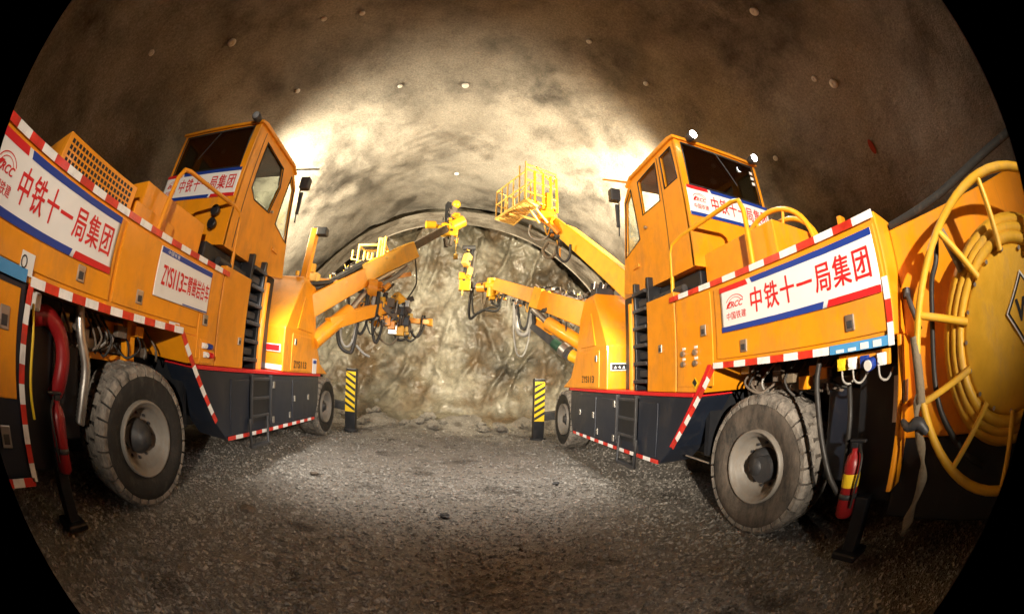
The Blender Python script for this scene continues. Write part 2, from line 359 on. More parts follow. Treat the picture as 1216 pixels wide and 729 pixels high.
def gz(x, y):
    t = min(1, max(0, (y - 10.2 - .05 * abs(x)) / 1.5)); t = t * t * (3 - 2 * t)
    return t * (.20 + .28 * fbm(x * .9, y * .9, 3, 3)) + .05 * fbm(x * .5, y * .5, 9, 3) * min(1, max(0, abs(y - 0) / 1)) + .018 * fbm(x * 2.5, y * 2.5, 4, 3) - .035 * sum(math.exp(-((x - c - .12 * math.sin(y * .35)) / .2) ** 2) for c in (-1.35, .95)) * (.6 + .5 * fbm(y * .8, x * .3, 6, 2))
sheet('ground', 260, 380, lambda s, t: (-7.5 + 15.4 * s, -26 + 41 * t, gz(-7.5 + 15.4 * s, -26 + 41 * t) - .015), 'earth')

def scatter(name, count, region, smin, smax, label):
    """loose crushed stone: one mesh of small uneven lumps"""
    base = [(1, 0, 0), (-1, 0, 0), (0, 1, 0), (0, -1, 0), (0, 0, 1), (0, 0, -.6)]
    tri = [(0, 2, 4), (2, 1, 4), (1, 3, 4), (3, 0, 4), (2, 0, 5), (1, 2, 5), (3, 1, 5), (0, 3, 5)]
    vs = []; fs = []
    for _ in range(count):
        x, y = region()
        s = smin + (smax - smin) * rnd.random() ** 2.6
        t = rnd.random() * 6.28; c, d = math.cos(t) * s, math.sin(t) * s; o = len(vs); z = gz(x, y) - .015 + s * .18
        sx, sy, sz = .7 + .6 * rnd.random(), .6 + .5 * rnd.random(), .45 + .4 * rnd.random(); lx, ly = rnd.uniform(-.35, .35), rnd.uniform(-.35, .35)
        for px, py, pz in base:
            px = (px * sx + rnd.uniform(-.22, .22)); py = (py * sy + rnd.uniform(-.22, .22)); pz = pz * sz + lx * px + ly * py
            vs.append((x + px * c - py * d, y + px * d + py * c, z + pz * s))
        fs += [(a + o, b + o, e + o) for a, b, e in tri]
    me = bpy.data.meshes.new(name); me.from_pydata(vs, [], fs); me.materials.append(MATS['stone'])
    o = link(name, me); o['kind'] = 'stuff'; o['label'] = label
    return o
def near():
    r = .5 + 5.2 * rnd.random() ** .8; a = rnd.uniform(-1.75, 1.75)
    return r * math.sin(a) * 1.1, r * math.cos(a)
scatter('gravel', 62000, near, .009, .034, 'loose grey crushed stone covering the tunnel floor')
scatter('gravel', 14000, lambda: (rnd.uniform(-4.5, 4.8), rnd.uniform(4.5, 11.5)), .012, .04, 'coarser stone chips further up the tunnel floor')

# ------------------------------------------------------------------ drilling jumbos
XL, YL, XR, YR = -2.639, 2.345, 2.388, 2.292
def tape(g, pts, width, seg, x=-.012, start=0, th=.006, joint=.0):
    """red and white reflective tape along a line on the side plane"""
    k = start
    for (a, b) in zip(pts[:-1], pts[1:]):
        a, b = Vector(a), Vector(b); n = max(1, round((b - a).length / seg)); d = (b - a) / n; nrm = Vector((-d.y, d.x)).normalized() * width / 2
        for i in range(n):
            p, q = a + d * i, a + d * (i + 1)
            g.prism([p - nrm, q - nrm, q + nrm, p + nrm], x, x + th, k % 2); k += 1
    return g
def latch(parent, mir, y, z, s=.045, x=-.012):
    o = obj('latch', G().box((x - .008, y - s, z - s * 1.35), (x + .01, y + s, z + s * 1.35)), 'steel', parent, mir, .006)
    g = G().box((x - .012, y - s * .62, z - s * .9), (x - .004, y + s * .62, z + s * .35)); obj('handle', g, 'darkgrey', o, mir, .003)
def wheel(root, mir, y, kind, label=None, x0=.25, R=.675):
    wdt, zc = .50, R - .01
    c = (0, y, zc); x1 = x0 + wdt
    prof = [(x0 + .05, .36), (x0 + .02, .42), (x0, .50), (x0 + .005, R - .105), (x0 + .04, R - .05), (x0 + .09, R - .03), (x1 - .09, R - .03), (x1 - .04, R - .05), (x1, .5), (x1 - .05, .36)]
    t = obj('tyre', G().lathe(prof, c, 56), 'muddy' if kind == 'dirty' else 'rubber', root, mir)
    t.name = 'wheel'
    if label: t['label'] = label
    g = G(); n = 30
    def blk(cells):
        for k in range(n):
            for cx, hw, off in cells:
                th = 2 * PI * (k + off) / n; h = 2 * PI / n * .44; m_ = h * .82
                out = [(cx - hw, th - m_), (cx - hw * .3, th - h), (cx + hw, th - m_), (cx + hw, th + m_), (cx + hw * .3, th + h), (cx - hw, th + m_)]
                vs = []
                for r, e in ((R - .05, 1.0), (R, .95)):
                    for xx, a in out: vs.append((x0 + wdt / 2 + cx + (xx - cx) * e, y + r * math.cos(th + (a - th) * e), zc + r * math.sin(th + (a - th) * e)))
                m = 6
                g.add(vs, [tuple(range(m, 2 * m)), tuple(range(m - 1, -1, -1))] + [(i, (i + 1) % m, (i + 1) % m + m, i + m) for i in range(m)])
            for sgn, off in ((-1, 0), (1, .5)):             # shoulder blocks running on to the sidewall
                th = 2 * PI * (k + off) / n; h = 2 * PI / n * .43; xe = x0 + wdt / 2 + sgn * wdt / 2
                vs = []
                for xx, r0, r1 in ((xe - sgn * .115, R - .05, R), (xe - sgn * .035, R - .06, R - .012), (xe + sgn * .002, R - .095, R - .05)):
                    for r in (r0, r1):
                        for a in (-h, h): vs.append((xx, y + r * math.cos(th + a), zc + r * math.sin(th + a)))
                for q in range(2):
                    o = q * 4
                    g.add(vs[o:o + 8], [(0, 1, 5, 4), (2, 6, 7, 3), (0, 4, 6, 2), (1, 3, 7, 5), (0, 2, 3, 1), (4, 5, 7, 6)])
    blk([(-.073, .072, .5), (.073, .072, 0)])
    obj('tread', g, 'tread', t, mir)['kind'] = 'stuff'
    ring = [(x0 + .05, .365), (x0 - .005, .36), (x0 - .012, .345), (x0 + .01, .335), (x0 + .03, .31), (x0 + .05, .29), (x0 + .16, .27), (x0 + .2, .2), (x0 + .2, .02)]
    obj('rim', G().lathe(ring, c, 40), 'rim', t, mir)
    hub = [(x0 + .2, .17), (x0 + .13, .165), (x0 + .11, .14), (x0 + .08, .13), (x0 + .07, .09), (x0 + .03, .085), (x0 + .02, .002)]
    obj('hub', G().lathe(hub, c, 24), 'darkgrey', t, mir)
    b = G()
    for k in range(12):
        a = 2 * PI * k / 12; b.cyl((x0 + .2, y + .215 * math.cos(a), zc + .215 * math.sin(a)), (x0 + .165, y + .215 * math.cos(a), zc + .215 * math.sin(a)), .016, 6)
    obj('wheel_nut', b, 'darkgrey', t, mir)['kind'] = 'stuff'

def banner_geo(root, mir, y0, y1, z0_, z1, rdir, x, sub='character', split=.22, logo=True):
    """white banner with red and blue edges; y0 is its left end as read, y1 its right end"""
    d = y1 - y0; h = z1 - z0_
    L_ = lambda t: y0 + d * t
    before_ = set(bpy.data.objects)
    n = 48
    g = G(); vs = []; nj = 10
    for i in range(n + 1):
        for j in range(nj + 1): vs.append((x, L_(i / n), z0_ + h * j / nj))
    g.add(vs, [(i * (nj + 1) + j, (i + 1) * (nj + 1) + j, (i + 1) * (nj + 1) + j + 1, i * (nj + 1) + j + 1) for i in range(n) for j in range(nj)], 0, True)
    cloth = obj('cloth', g, 'vinyl', root, mir); sol = cloth.modifiers.new('solid', 'SOLIDIFY'); sol.thickness = .003; sol.offset = 0
    xs = x - .005
    def strip(t0, t1, za, zb, sl0, sl1, m):
        k_ = max(2, int((t1 - t0) * 40)); v_ = []
        for i in range(k_ + 1):
            u_ = i / k_; v_ += [(xs, L_((t0 + sl0) * (1 - u_) + (t1 + sl1) * u_), za), (xs, L_(t0 * (1 - u_) + t1 * u_), zb)]
        obj('stripe', G().add(v_, [(2 * i, 2 * i + 2, 2 * i + 3, 2 * i + 1) for i in range(k_)]), m, root, mir)
    b = .115 * h
    strip(0, split, z1 - b, z1, 0, .012, 'red'); strip(split + .03, 1, z1 - b, z1, .012, 0, 'blue')
    strip(0, 1 - .30, z0_, z0_ + b, 0, -.012, 'blue'); strip(1 - .275, 1, z0_, z0_ + b, -.012, 0, 'red')
    for k, ch in enumerate('中铁十一局集团'):
        a = .235 + k * .107; w = .092
        vs2, fs2, (p, q, r_, s_) = glyphs(ch, .016)
        cw = .94; cx = (p + q) / 2
        P = [(xs + v[2], L_(a + w * (.5 + (v[0] - cx) / cw)), z0_ + h * (.26 + .50 * (v[1] + .10) / .92)) for v in vs2]
        obj(sub, G().add(P, fs2), 'red', root, mir)
    if logo:
        g = G(); place_text(g, 'CRCC', L_(.055), L_(.185), z0_ + h * .50, z0_ + h * .62, xs, 0, .03, .35)
        cy, cz = (.12, .56)
        for rx in (.075, .055):
            vs = []
            for i in range(13):
                a = PI * (.12 + .76 * i / 12)
                for rr in (1, .93): vs.append((xs, L_(cy + rx * rr * math.cos(a)), z0_ + h * (cz + .21 * rr * math.sin(a) * (rx / .075))))
            g.add(vs, [(2 * i, 2 * i + 2, 2 * i + 3, 2 * i + 1) for i in range(12)])
        g.add([(xs, L_(.045), z0_ + h * .49), (xs, L_(.075), z0_ + h * .63), (xs, L_(.10), z0_ + h * .64), (xs, L_(.06), z0_ + h * .5)], [(0, 1, 2, 3)])
        obj('logo', g, 'red', root, mir)
        for k, ch in enumerate('中国铁建'):
            vs2, fs2, (p, q, r_, s_) = glyphs(ch, .008); cx = (p + q) / 2; a = .045 + k * .040
            obj(sub, G().add([(xs + v[2], L_(a + .036 * (.5 + (v[0] - cx) / .94)), z0_ + h * (.24 + .16 * (v[1] + .1) / .92)) for v in vs2], fs2), 'red', root, mir)

def cab_side(parent, mir, x, S, left):
    out = [(.9, 2.8), (2.3, 2.8), (2.74, 2.88), (2.51, 4.36), (2.25, 4.60), (.92, 4.56)]
    holes = [[(.98, 3.98), (1.30, 3.98), (1.30, 4.48), (1.0, 4.48)], [(1.46, 3.88), (1.96, 3.88), (2.0, 4.46), (1.44, 4.48)], [(2.12, 3.56), (2.61, 3.42), (2.46, 4.30), (2.25, 4.45)]]
    if left: holes = [[(1.20, 3.70), (1.34, 3.60), (1.84, 3.62), (1.98, 4.10), (1.90, 4.40), (1.22, 4.44)], holes[2]]
    out = [(a + S, b) for a, b in out]; holes = [[(a + S, b) for a, b in h] for h in holes]
    vs, fs = plate_mesh(out, holes, .05)
    o = obj('side_wall', G().add([(x + v[2], v[0], v[1]) for v in vs], fs), 'orange', parent, mir, .008)
    for h in holes:
        pane = 'dark_glass' if left and h is holes[0] else 'glass'; fr = G(); fr.tube([(x - .026 if x < 1 else x + .026, *p) for p in h], .012, 6, closed=True)
        obj('window_seal', fr, 'black', parent, mir)
        obj('window', G().prism(h, x - .004, x + .004), pane, parent, mir)
def jumbo(X0, Y0, sg, label, left):
    """sg = -1: machine left of the road, +1: right of it; both are built the same way and mirrored"""
    mir = sg < 0
    root = thing('drilling_jumbo', label, 'drill rig', (X0, Y0, 0), 'drilling jumbos parked face to face')
    def P(name, g, m, parent=root, bevel=0.): return obj(name, g, m, parent, mir, bevel)
    WL = lambda p: ((p[0] - X0) * sg, p[1] - Y0, p[2])
    yr = -3.4 if left else -1.5
    # --- chassis
    P('chassis', G().box((.85, -2.4, .55), (1.95, 5.2, 1.15)).box((.75, 4.6, .62), (1.8, 6.9, 1.2)).cyl((.3, 0, .675), (2.4, 0, .675), .13).cyl((.3, 5.82, .675), (2.4, 5.82, .675), .13), 'darkgrey', bevel=.02)
    # --- engine body above the wheel
    body = P('body', G().box((.014, yr, 1.70), (2.65, 1.12, 2.475)).box((.014, .62, 1.42), (2.65, 1.12, 1.70)).box((.10, 1.12, 1.40), (2.55, 1.80, 2.44)), 'orange', bevel=.012)
    doors = ([(-3.3, -2.42, 1.78, 2.40), (-2.40, -.62, 1.78, 2.40), (-.58, .70, 1.78, 2.40)] if left else [(-1.47, .40, 1.73, 2.40)])
    for a, b, c, d in doors: obj('door', G().box((-.004, a, c), (.03, b, d)), 'orange', body, mir, .008)
    obj('door', G().box((.004, .74 if left else .47, 1.48), (.03, 1.10, 2.40)), 'orange', body, mir, .008)
    obj('door', G().box((.02, 1.15, 1.42), (.13, 1.79, 2.55)), 'orange', body, mir, .012)
    g = G()
    vs = [(0.014, .47), (0.014, 1.12)]
    g.prism([(.47, 1.70), (.62, 1.70), (.62, 1.42)], .014, 2.6); obj('cheek_panel', g, 'orange', body, mir)
    if not left:
        for yy, zz in ((.59, 2.03), (.01, 1.82), (-1.13, 1.83)): latch(body, mir, yy, zz, .04)
        latch(body, mir, 1.47, 1.93, .035, .012)
        for yy in (.96, .74):
            for zz in (1.83, 1.72):
                obj('coupling', G().cyl((.0, yy, zz), (-.03, yy, zz), .03, 12), 'steel', body, mir)
                obj('coupling_tag', G().box((-.004, yy - .025, zz + .04), (.01, yy + .025, zz + .065)), 'white', body, mir)
        g = G().add([(-.006, .75, 1.46), (-.006, .81, 1.52), (-.006, .75, 1.58), (-.006, .69, 1.52)], [(0, 1, 2, 3)]); obj('warning_sticker', g, 'hazard', body, mir)
        g = G().add([(-.008, .75, 1.475), (-.008, .80, 1.525), (-.008, .76, 1.565), (-.008, .72, 1.52)], [(0, 1, 2, 3)]); obj('warning_mark', g, 'lettering', body, mir)
        obj('blue_label', G().box((-.012, -.93, 1.645), (.01, -1.47, 1.705)), 'skyblue', body, mir)
        for k in range(4): obj('label_tag', G().box((-.016, -.99 - .11 * k, 1.65), (-.01, -1.06 - .11 * k, 1.65 + (.02 if k < 2 else .04))), 'white', body, mir)
    else:
        for yy, zz in ((-.98, 1.89), (-.24, 1.89), (.84, 1.88)): latch(body, mir, yy, zz, .042)
        latch(body, mir, 1.66, 1.75, .035, .012)
        obj('sticker', G().box((-.010, -1.62, 1.74), (.0, -1.48, 1.87)), 'white', body, mir)
        g = G().tube([(-.013, -1.585 + .028 * math.cos(a / 10 * 6.283), 1.81 + .036 * math.sin(a / 10 * 6.283)) for a in range(10)], .005, 5, closed=True); obj('sticker_mark', g, 'lettering', body, mir)
        obj('sticker', G().box((-.010, .24, 1.70), (.0, .40, 1.775)), 'white', body, mir)
        obj('sticker_mark', G().box((-.013, .33, 1.71), (-.009, .39, 1.765)), 'orange', body, mir)
        obj('blue_label', G().box((-.012, -3.3, 1.70), (.01, -1.53, 1.775)), 'skyblue', body, mir)
        sp = obj('socket_panel', G().box((-.004, .80, 1.44), (.02, 1.06, 1.68)), 'orange', body, mir, .006)
    if True:                                               # plug sockets on the cheek below the side panel
        if left:
            for yy, zz, m in ((.86, 1.62, 'white'), (.96, 1.62, 'blue'), (.90, 1.53, 'white'), (1.0, 1.53, 'red')):
                obj('socket', G().box((-.004, yy - .032, zz - .03), (-.03, yy + .032, zz + .03)).cyl((-.03, yy, zz), (-.06, yy, zz), .026, 10), m, body, mir, .004)
    # --- reflective tape
    tp = G(); tape(tp, [(1.2, 2.455), (yr + .01, 2.455)], .055, .165 if left else .195); P('reflective_tape', tp, ['tape_red', 'tape_white'])
    tp = G()
    if left: tape(tp, [(1.16, .80), (.47, 1.70)], .06, .125); tape(tp, [(.47, 1.72), (-1.48, 1.72)], .06, .155, -.014, 1)
    else: tape(tp, [(1.13, .80), (.45, 1.66)], .055, .125); tape(tp, [(.45, 1.675), (-.92, 1.675)], .055, .15, -.014, 1)
    P('reflective_tape', tp, ['tape_red', 'tape_white'])
    if not left:
        obj('arch_edge', G().prism([(1.19, .80), (1.16, .80), (.49, 1.69), (.54, 1.69)], -.008, .01), 'red', root, mir)
        tp = G(); tape(tp, [(-1.475, 1.64), (-1.475, 2.05)], .05, .14, -.014, 1); P('reflective_tape', tp, ['tape_red', 'tape_white'])
    tp = G(); tape(tp, [(1.42, .575), (4.55, .555)], .05, .18, -.004); P('reflective_tape', tp, ['tape_red', 'tape_white'])
    # --- dark skirt, red line
    sk = P('skirt', G().prism([(1.17, .78), (1.42, .55), (4.62, .54), (4.78, .85), (4.78, 1.36), (.72, 1.37)], .012, .5), 'navy', bevel=.012)
    for a, b in ((1.50, 1.98), (2.62, 3.42), (3.46, 4.42)): obj('panel', G().box((.0, a, .62), (.05, b, 1.29)), 'navy', sk, mir, .01)
    P('red_line', G().box((.0, .80, 1.372), (.6, 4.85, 1.415)), 'red', bevel=.004)
    P('backing_deck', G().box((.6, 1.1, 1.2), (2.6, 4.9, 1.40)), 'darkgrey')
    for yy, zz in ((2.72, 1.22), (2.72, .70), (3.35, .72), (4.2, .98), (3.55, .98)):
        obj('hinge', G().box((-.014, yy - .03, zz - .05), (.01, yy + .03, zz + .05)), 'steel', sk, mir, .006)
    # --- ladder step recess and hanging step
    st = P('step_ladder', G().box((-.01, 1.98, .72), (.01, 2.60, 1.33)), 'black')
    for zz in (1.30, 1.04, .80): obj('rung', G().box((-.03, 2.02, zz - .02), (.04, 2.54, zz + .02)), 'darkgrey', st, mir, .006)
    for yy in (2.0, 2.58): obj('stile', G().box((-.045, yy - .02, .70), (.02, yy + .02, 1.36)), 'darkgrey', st, mir, .006)
    g = G().tube([(-.04, 1.93, .78), (-.05, 1.93, .40), (-.05, 2.45, .40), (-.04, 2.45, .78)], .022, 8).box((-.07, 1.95, .385), (-.0, 2.43, .42))
    obj('hanging_step', g, 'darkgrey', st, mir)
    # --- wheel well
    well = P('wheel_well', G().box((.95, -1.5, .6), (1.0, .9, 1.70)).box((.3, .85, .7), (.95, .92, 1.4)), 'black')
    obj('beam', G().box((.62, -1.45, 1.37), (.74, .5, 1.47)), 'grime', well, mir, .01)
    obj('side_tank', G().box((.50, -1.0, .62), (.94, -.62, 1.38)), 'navy', well, mir, .02)
    for k in range(16):
        yy, zz = rnd.uniform(-.95, .45), rnd.uniform(1.42, 1.64); m = rnd.choice(['grime', 'grime', 'orange', 'darkgrey', 'steel', 'rag'])
        xx = rnd.uniform(.35, .8)
        obj('valve', G().box((xx, yy - rnd.uniform(.03, .09), zz - .05), (xx + .1, yy + .06, zz + rnd.uniform(.03, .07))), m, well, mir, .01)
    for k in range(12):
        y0 = rnd.uniform(-.9, .4); xx = rnd.uniform(.3, .6); y1 = y0 + rnd.uniform(-.4, .4)
        pth = smooth_path([(xx + .2, y0, 1.68), (xx, y0 + .05, 1.5), (xx + .05, (y0 + y1) / 2, 1.40 - rnd.random() * .06), (xx + .2, y1, 1.46)], 5)
        obj('hose', G().tube(pth, .013, 6), rnd.choice(['hose', 'hose', 'greyhose', 'grime']), well, mir)
    if left:
        obj('post', G().box((.45, .0, 1.0), (.55, .14, 1.70)), 'orange', well, mir, .01)
        obj('post', G().box((.55, -.5, 1.30), (.62, .0, 1.36)), 'orange', well, mir, .01)
        obj('intake_pipe', G().tube(smooth_path([(.28, -1.34, 1.52), (.27, -1.15, 1.55), (.26, -1.0, 1.46), (.25, -.95, 1.3), (.27, -.98, 1.12), (.35, -1.02, 1.0)], 6), .075, 14), 'extred', well, mir)
        pth = smooth_path([(.33, -.75, 1.70), (.3, -.72, 1.5), (.28, -.65, 1.25), (.3, -.68, 1.0), (.33, -.72, .80)], 12)
        obj('flexible_duct', G().tube(pth, [.05 + .006 * (i % 2) for i in range(len(pth))], 14), 'steel', well, mir)
        obj('electric_cable', G().tube(smooth_path([(.06, -1.40, 1.60), (.04, -1.38, 1.4), (.04, -1.40, 1.1), (.05, -1.38, .9)], 5), .014, 8), 'hazard', well, mir)
        obj('control_box', G().box((.1, -1.42, 1.56), (.2, -1.30, 1.68)), 'white', well, mir, .02)
        obj('shield_plate', G().box((.35, -1.45, .45), (.42, -1.02, 1.5)), 'black', well, mir, .01)
        obj('notice', G().box((.5, -.93, 1.1), (.51, -.78, 1.34)), 'white', well, mir)
        obj('notice_mark', G().box((.497, -.92, 1.23), (.503, -.79, 1.33), 0).box((.497, -.90, 1.11), (.503, -.80, 1.2), 1), ['hazard', 'extred'], well, mir)
        # rear box behind the wheel arch
        rb = P('rear_cabinet', G().box((.02, -3.4, .52), (2.6, -1.50, 1.70)), 'navy', bevel=.015)
        obj('door', G().box((.004, -3.35, 1.02), (.04, -1.56, 1.66)), 'orange', rb, mir, .01)
        latch(rb, mir, -1.70, 1.47, .05, .0)
        latch(rb, mir, -1.72, .80, .05, .0)
        tp = G(); tape(tp, [(-1.47, 1.70), (-1.51, 1.12), (-1.50, .52), (-2.6, .52)], .055, .125); P('reflective_tape', tp, ['tape_red', 'tape_white'])
    else:
        obj('shield_plate', G().box((.38, -1.45, .55), (.44, -1.02, 1.52)), 'black', well, mir, .01)
        obj('notice', G().box((.372, -1.43, 1.12), (.382, -1.36, 1.44)), 'white', well, mir)
        sb = obj('socket_board', G().box((.10, -1.42, 1.53), (.13, -.95, 1.63)), 'orange', well, mir, .006)
        for yy, m in ((-1.0, 'hazard'), (-1.10, 'white'), (-1.21, 'blue'), (-1.36, 'white')):
            obj('socket', G().box((.09, yy - .035, 1.53), (.04, yy + .035, 1.61)).cyl((.04, yy, 1.565), (.02, yy, 1.565), .022, 10), m, well, mir, .006)
        obj('socket', G().cyl((.05, -1.28, 1.555), (-.01, -1.27, 1.545), .042, 16), 'blue', well, mir)
        obj('socket_lid', G().cyl((-.008, -1.27, 1.545), (-.02, -1.268, 1.543), .034, 16), 'white', well, mir)
        for k, yy in enumerate((-1.0, -1.1, -1.33)):
            obj('hose', G().tube(smooth_path([(.06, yy, 1.54), (.05, yy - .02, 1.46), (.08, yy - .07, 1.44), (.2, yy - .08, 1.5)], 5), .009, 6), 'greyhose', well, mir)
        obj('hose', G().tube(smooth_path([(.2, -.72, 1.68), (.12, -.72, 1.45), (.12, -.78, 1.1), (.13, -.9, .8), (.2, -1.0, .62)], 6), .024, 10), 'hose', well, mir)
        obj('hose', G().tube(smooth_path([(.3, -.95, 1.42), (.24, -1.0, 1.2), (.24, -1.0, 1.0), (.3, -.98, .7)], 6), .022, 10), 'hose', well, mir)
        obj('rod', G().cyl((.15, 1.06, .70), (.2, .70, .66), .012, 8), 'steel', well, mir)
    # --- wheels
    wheel(root, mir, .09, 'dirty' if not left else 'clean', None, .16 if left else .27, .675 if left else .70)
    wheel(root, mir, 5.82, 'clean', None, .17)
    # far side wheels stand behind the chassis
    for yy in (.09, 5.82): P('offside_wheel', G().lathe([(1.95, .36), (1.93, .55), (1.98, .66), (2.35, .66), (2.4, .55), (2.38, .36)], (0, yy, .675), 32), 'rubber')
    P('mudguard', G().tube([(.5, 5.82 + .8 * math.cos(a), .68 + .8 * math.sin(a)) for a in [PI * k / 10 * .9 + .25 for k in range(11)]], .05, 8), 'black')
    # --- black ladder mast between body and pedestal
    ms = P('ladder_mast', G().box((.10, 1.86, 1.42), (.30, 1.92, 2.92)).box((.10, 2.24, 1.42), (.30, 2.30, 2.92)).box((.30, 1.86, 1.42), (.34, 2.95, 2.85)), 'black', bevel=.01)
    for k in range(6): obj('rung', G().box((.06, 1.90, 1.52 + k * .24), (.28, 2.26, 1.57 + k * .24)), 'darkgrey', ms, mir, .008)
    for k in range(5): obj('canister', G().box((.13, 1.96, 1.60 + k * .24), (.29, 2.2, 1.70 + k * .24)), 'navy' if k % 2 else 'darkgrey', ms, mir, .02)
    P('conduit', G().tube([(.2, 2.4, 1.42), (.2, 2.42, 2.75)], .05, 10).tube([(.25, 2.6, 1.42), (.25, 2.62, 2.7)], .06, 10), 'orange')
    # --- boom pedestal cover
    lp = lambda z, a, b, u0, u1: [(a, u0, z), (b, u0, z), (b, u1, z), (a, u1, z)]
    pd = P('pedestal', G().hull([lp(1.418, .0, 1.7, 3.02, 5.30), lp(1.62, .0, 1.7, 3.02, 4.80), lp(2.12, .0, 1.65, 3.02, 4.46), lp(3.08, .15, 1.25, 3.92, 4.58), lp(3.18, .22, 1.15, 4.0, 4.52)]), 'orange', bevel=.02)
    obj('panel', G().hull([[(-.012, 3.32, 1.45), (.03, 3.32, 1.45), (.03, 4.22, 1.45), (-.012, 4.22, 1.45)], [(-.012, 3.32, 2.06), (.03, 3.32, 2.06), (.03, 4.22, 2.06), (-.012, 4.22, 2.06)]]), 'orange', pd, mir, .008)
    obj('panel', G().hull([[(-.008, 3.50, 2.16), (.05, 3.50, 2.16), (.05, 4.22, 2.16), (-.008, 4.22, 2.16)], [(.085, 3.92, 2.78), (.14, 3.92, 2.78), (.14, 4.28, 2.78), (.085, 4.28, 2.78)]]), 'orange', pd, mir, .008)
    latch(pd, mir, 3.45, 1.93, .04, -.014)
    for k, ch in enumerate('ZYS113'):
        a, b, z = (3.42 + .1 * k, 3.42 + .1 * k + .078, 1.50) if left else (4.10 - .1 * k, 4.10 - .1 * k - .078, 1.53)
        if ch == '1': a, b = a + (b - a) * .35, a + (b - a) * .62
        g = G(); place_text(g, ch, a, b, z, z + .115, -.019, 0, .02); obj('character', g, 'lettering', pd, mir)
    nm = obj('notice', G().box((.06, 3.005, 1.72), (.36, 3.015, 1.84)), 'white' , pd, mir)
    obj('notice_mark', G().box((.08, 2.999, 1.735), (.34, 3.004, 1.825), 0), 'lettering' if not left else 'red', pd, mir)
    if left:
        obj('notice', G().box((-.016, 4.34, 1.42), (-.01, 4.55, 1.70)), 'white', pd, mir)
        obj('notice_mark', G().box((-.020, 4.36, 1.61), (-.015, 4.53, 1.67)), 'blue', pd, mir)
        obj('notice', G().box((.02, 3.003, 1.44), (.40, 3.013, 1.52)), 'white', pd, mir)
    else:
        g = G(); 
        for k in range(3): g.add([(.11 + k * .075, 2.996, 1.75 + .02 * (k % 2)), (.16 + k * .075, 2.996, 1.75), (.14 + k * .075, 2.996, 1.80)], [(0, 1, 2)])
        obj('notice_print', g, 'white', pd, mir)['kind'] = 'stuff'
    # --- deck, consoles under the cab
    P('console', G().box((.35, -.25, 2.475), (1.9, .9, 2.95)), 'orange', bevel=.015)
    P('under_cab', G().box((.30, .95, 2.44), (1.75, 2.80 if left else 2.62, 2.78)), 'black', bevel=.02)
    P('under_cab_pipe', G().tube([(.24, 1.2, 2.62), (.22, 1.9, 2.62), (.24, 2.5, 2.70)], .05, 10), 'darkgrey')
    if left:
        gr = P('grille_box', G().box((.30, -1.45, 2.475), (1.9, -.40, 2.80)), 'orange', bevel=.012)
        g = G()
        for i in range(19):
            for j in range(5): g.box((.296, -1.40 + i * .05, 2.53 + j * .05), (.302, -1.368 + i * .05, 2.562 + j * .05))
        for i in range(19):
            for j in range(26): g.box((.36 + j * .05, -1.40 + i * .05, 2.799), (.392 + j * .05, -1.368 + i * .05, 2.803))
        obj('vent_hole', g, 'black', gr, mir)['kind'] = 'stuff'
        P('guard_mesh', G().box((.29, -.36, 2.475), (.33, .3, 2.70)), 'orange', bevel=.01)
    # --- handrail
    hr = smooth_path([(.20, 1.42, 2.47), (.20, 1.40, 2.9), (.20, 1.33, 3.18), (.20, 1.0, 3.24), (.20, .3, 3.24), (.20, .02, 3.2), (.20, -.02, 2.9), (.20, -.02, 2.47)], 4) if left else \
        [(.20, 1.42, 2.47), (.20, 1.38, 3.10), (.20, 1.32, 3.20), (.20, 1.1, 3.24), (.20, .12, 3.25), (.20, .02, 3.22), (.20, -.02, 3.10), (.20, -.02, 2.47)]
    if left: hr = [(.20, 1.50, 2.47), (.20, 1.44, 3.20), (.20, 1.36, 3.30), (.20, 1.2, 3.32), (.20, .2, 3.25), (.20, .10, 3.22), (.20, .04, 3.1), (.20, -.02, 2.47)]
    P('handrail', G().tube(hr, .026, 10), 'orange' if left else 'yellow')
    # --- operator cab (the one on the left machine sits a little further forward)
    S = .28 if left else 0.
    yz = lambda pts: [(a + S, b) for a, b in pts]
    def bx(g, a, b, mi=0): return g.box((a[0], a[1] + S, a[2]), (b[0], b[1] + S, b[2]), mi)
    cab = P('cab', G().prism(yz([(.95, 2.80), (2.3, 2.80), (2.70, 2.90), (2.66, 3.15), (.95, 3.15)]), .24, 1.70), 'orange', bevel=.01)
    cab_side(cab, mir, .215, S, left); cab_side(cab, mir, 1.735, S, False)
    vs, fs = plate_mesh([(.19, 2.8), (1.76, 2.8), (1.76, 4.56), (.19, 4.56)], [[(.29, 3.86), (1.68, 3.86), (1.68, 4.50), (.29, 4.50)]], .05)
    obj('rear_wall', G().add([(v[0], .905 + S + v[2], v[1]) for v in vs], fs), 'orange', cab, mir, .006)
    obj('windscreen', bx(G(), (.28, .895, 3.85), (1.69, .905, 4.51)), 'dark_glass', cab, mir)
    obj('window_seal', G().tube([(.29, .876 + S, 3.86), (1.68, .876 + S, 3.86), (1.68, .876 + S, 4.50), (.29, .876 + S, 4.50)], .014, 6, closed=True), 'black', cab, mir)
    obj('windscreen', G().add([(.26, 2.70 + S, 3.1), (1.69, 2.70 + S, 3.1), (1.69, 2.50 + S, 4.34), (.26, 2.50 + S, 4.34)], [(0, 1, 2, 3)]), 'glass', cab, mir)
    obj('roof', G().prism(yz([(.84, 4.53), (.84, 4.58), (1.0, 4.63), (2.2, 4.66), (2.36, 4.56), (2.34, 4.52), (2.2, 4.60), (.95, 4.56)]), .15, 1.80), 'orange', cab, mir, .012)
    obj('wiper', G().cyl((.9, .86 + S, 4.48), (1.2, .865 + S, 4.05), .009, 6), 'black', cab, mir)
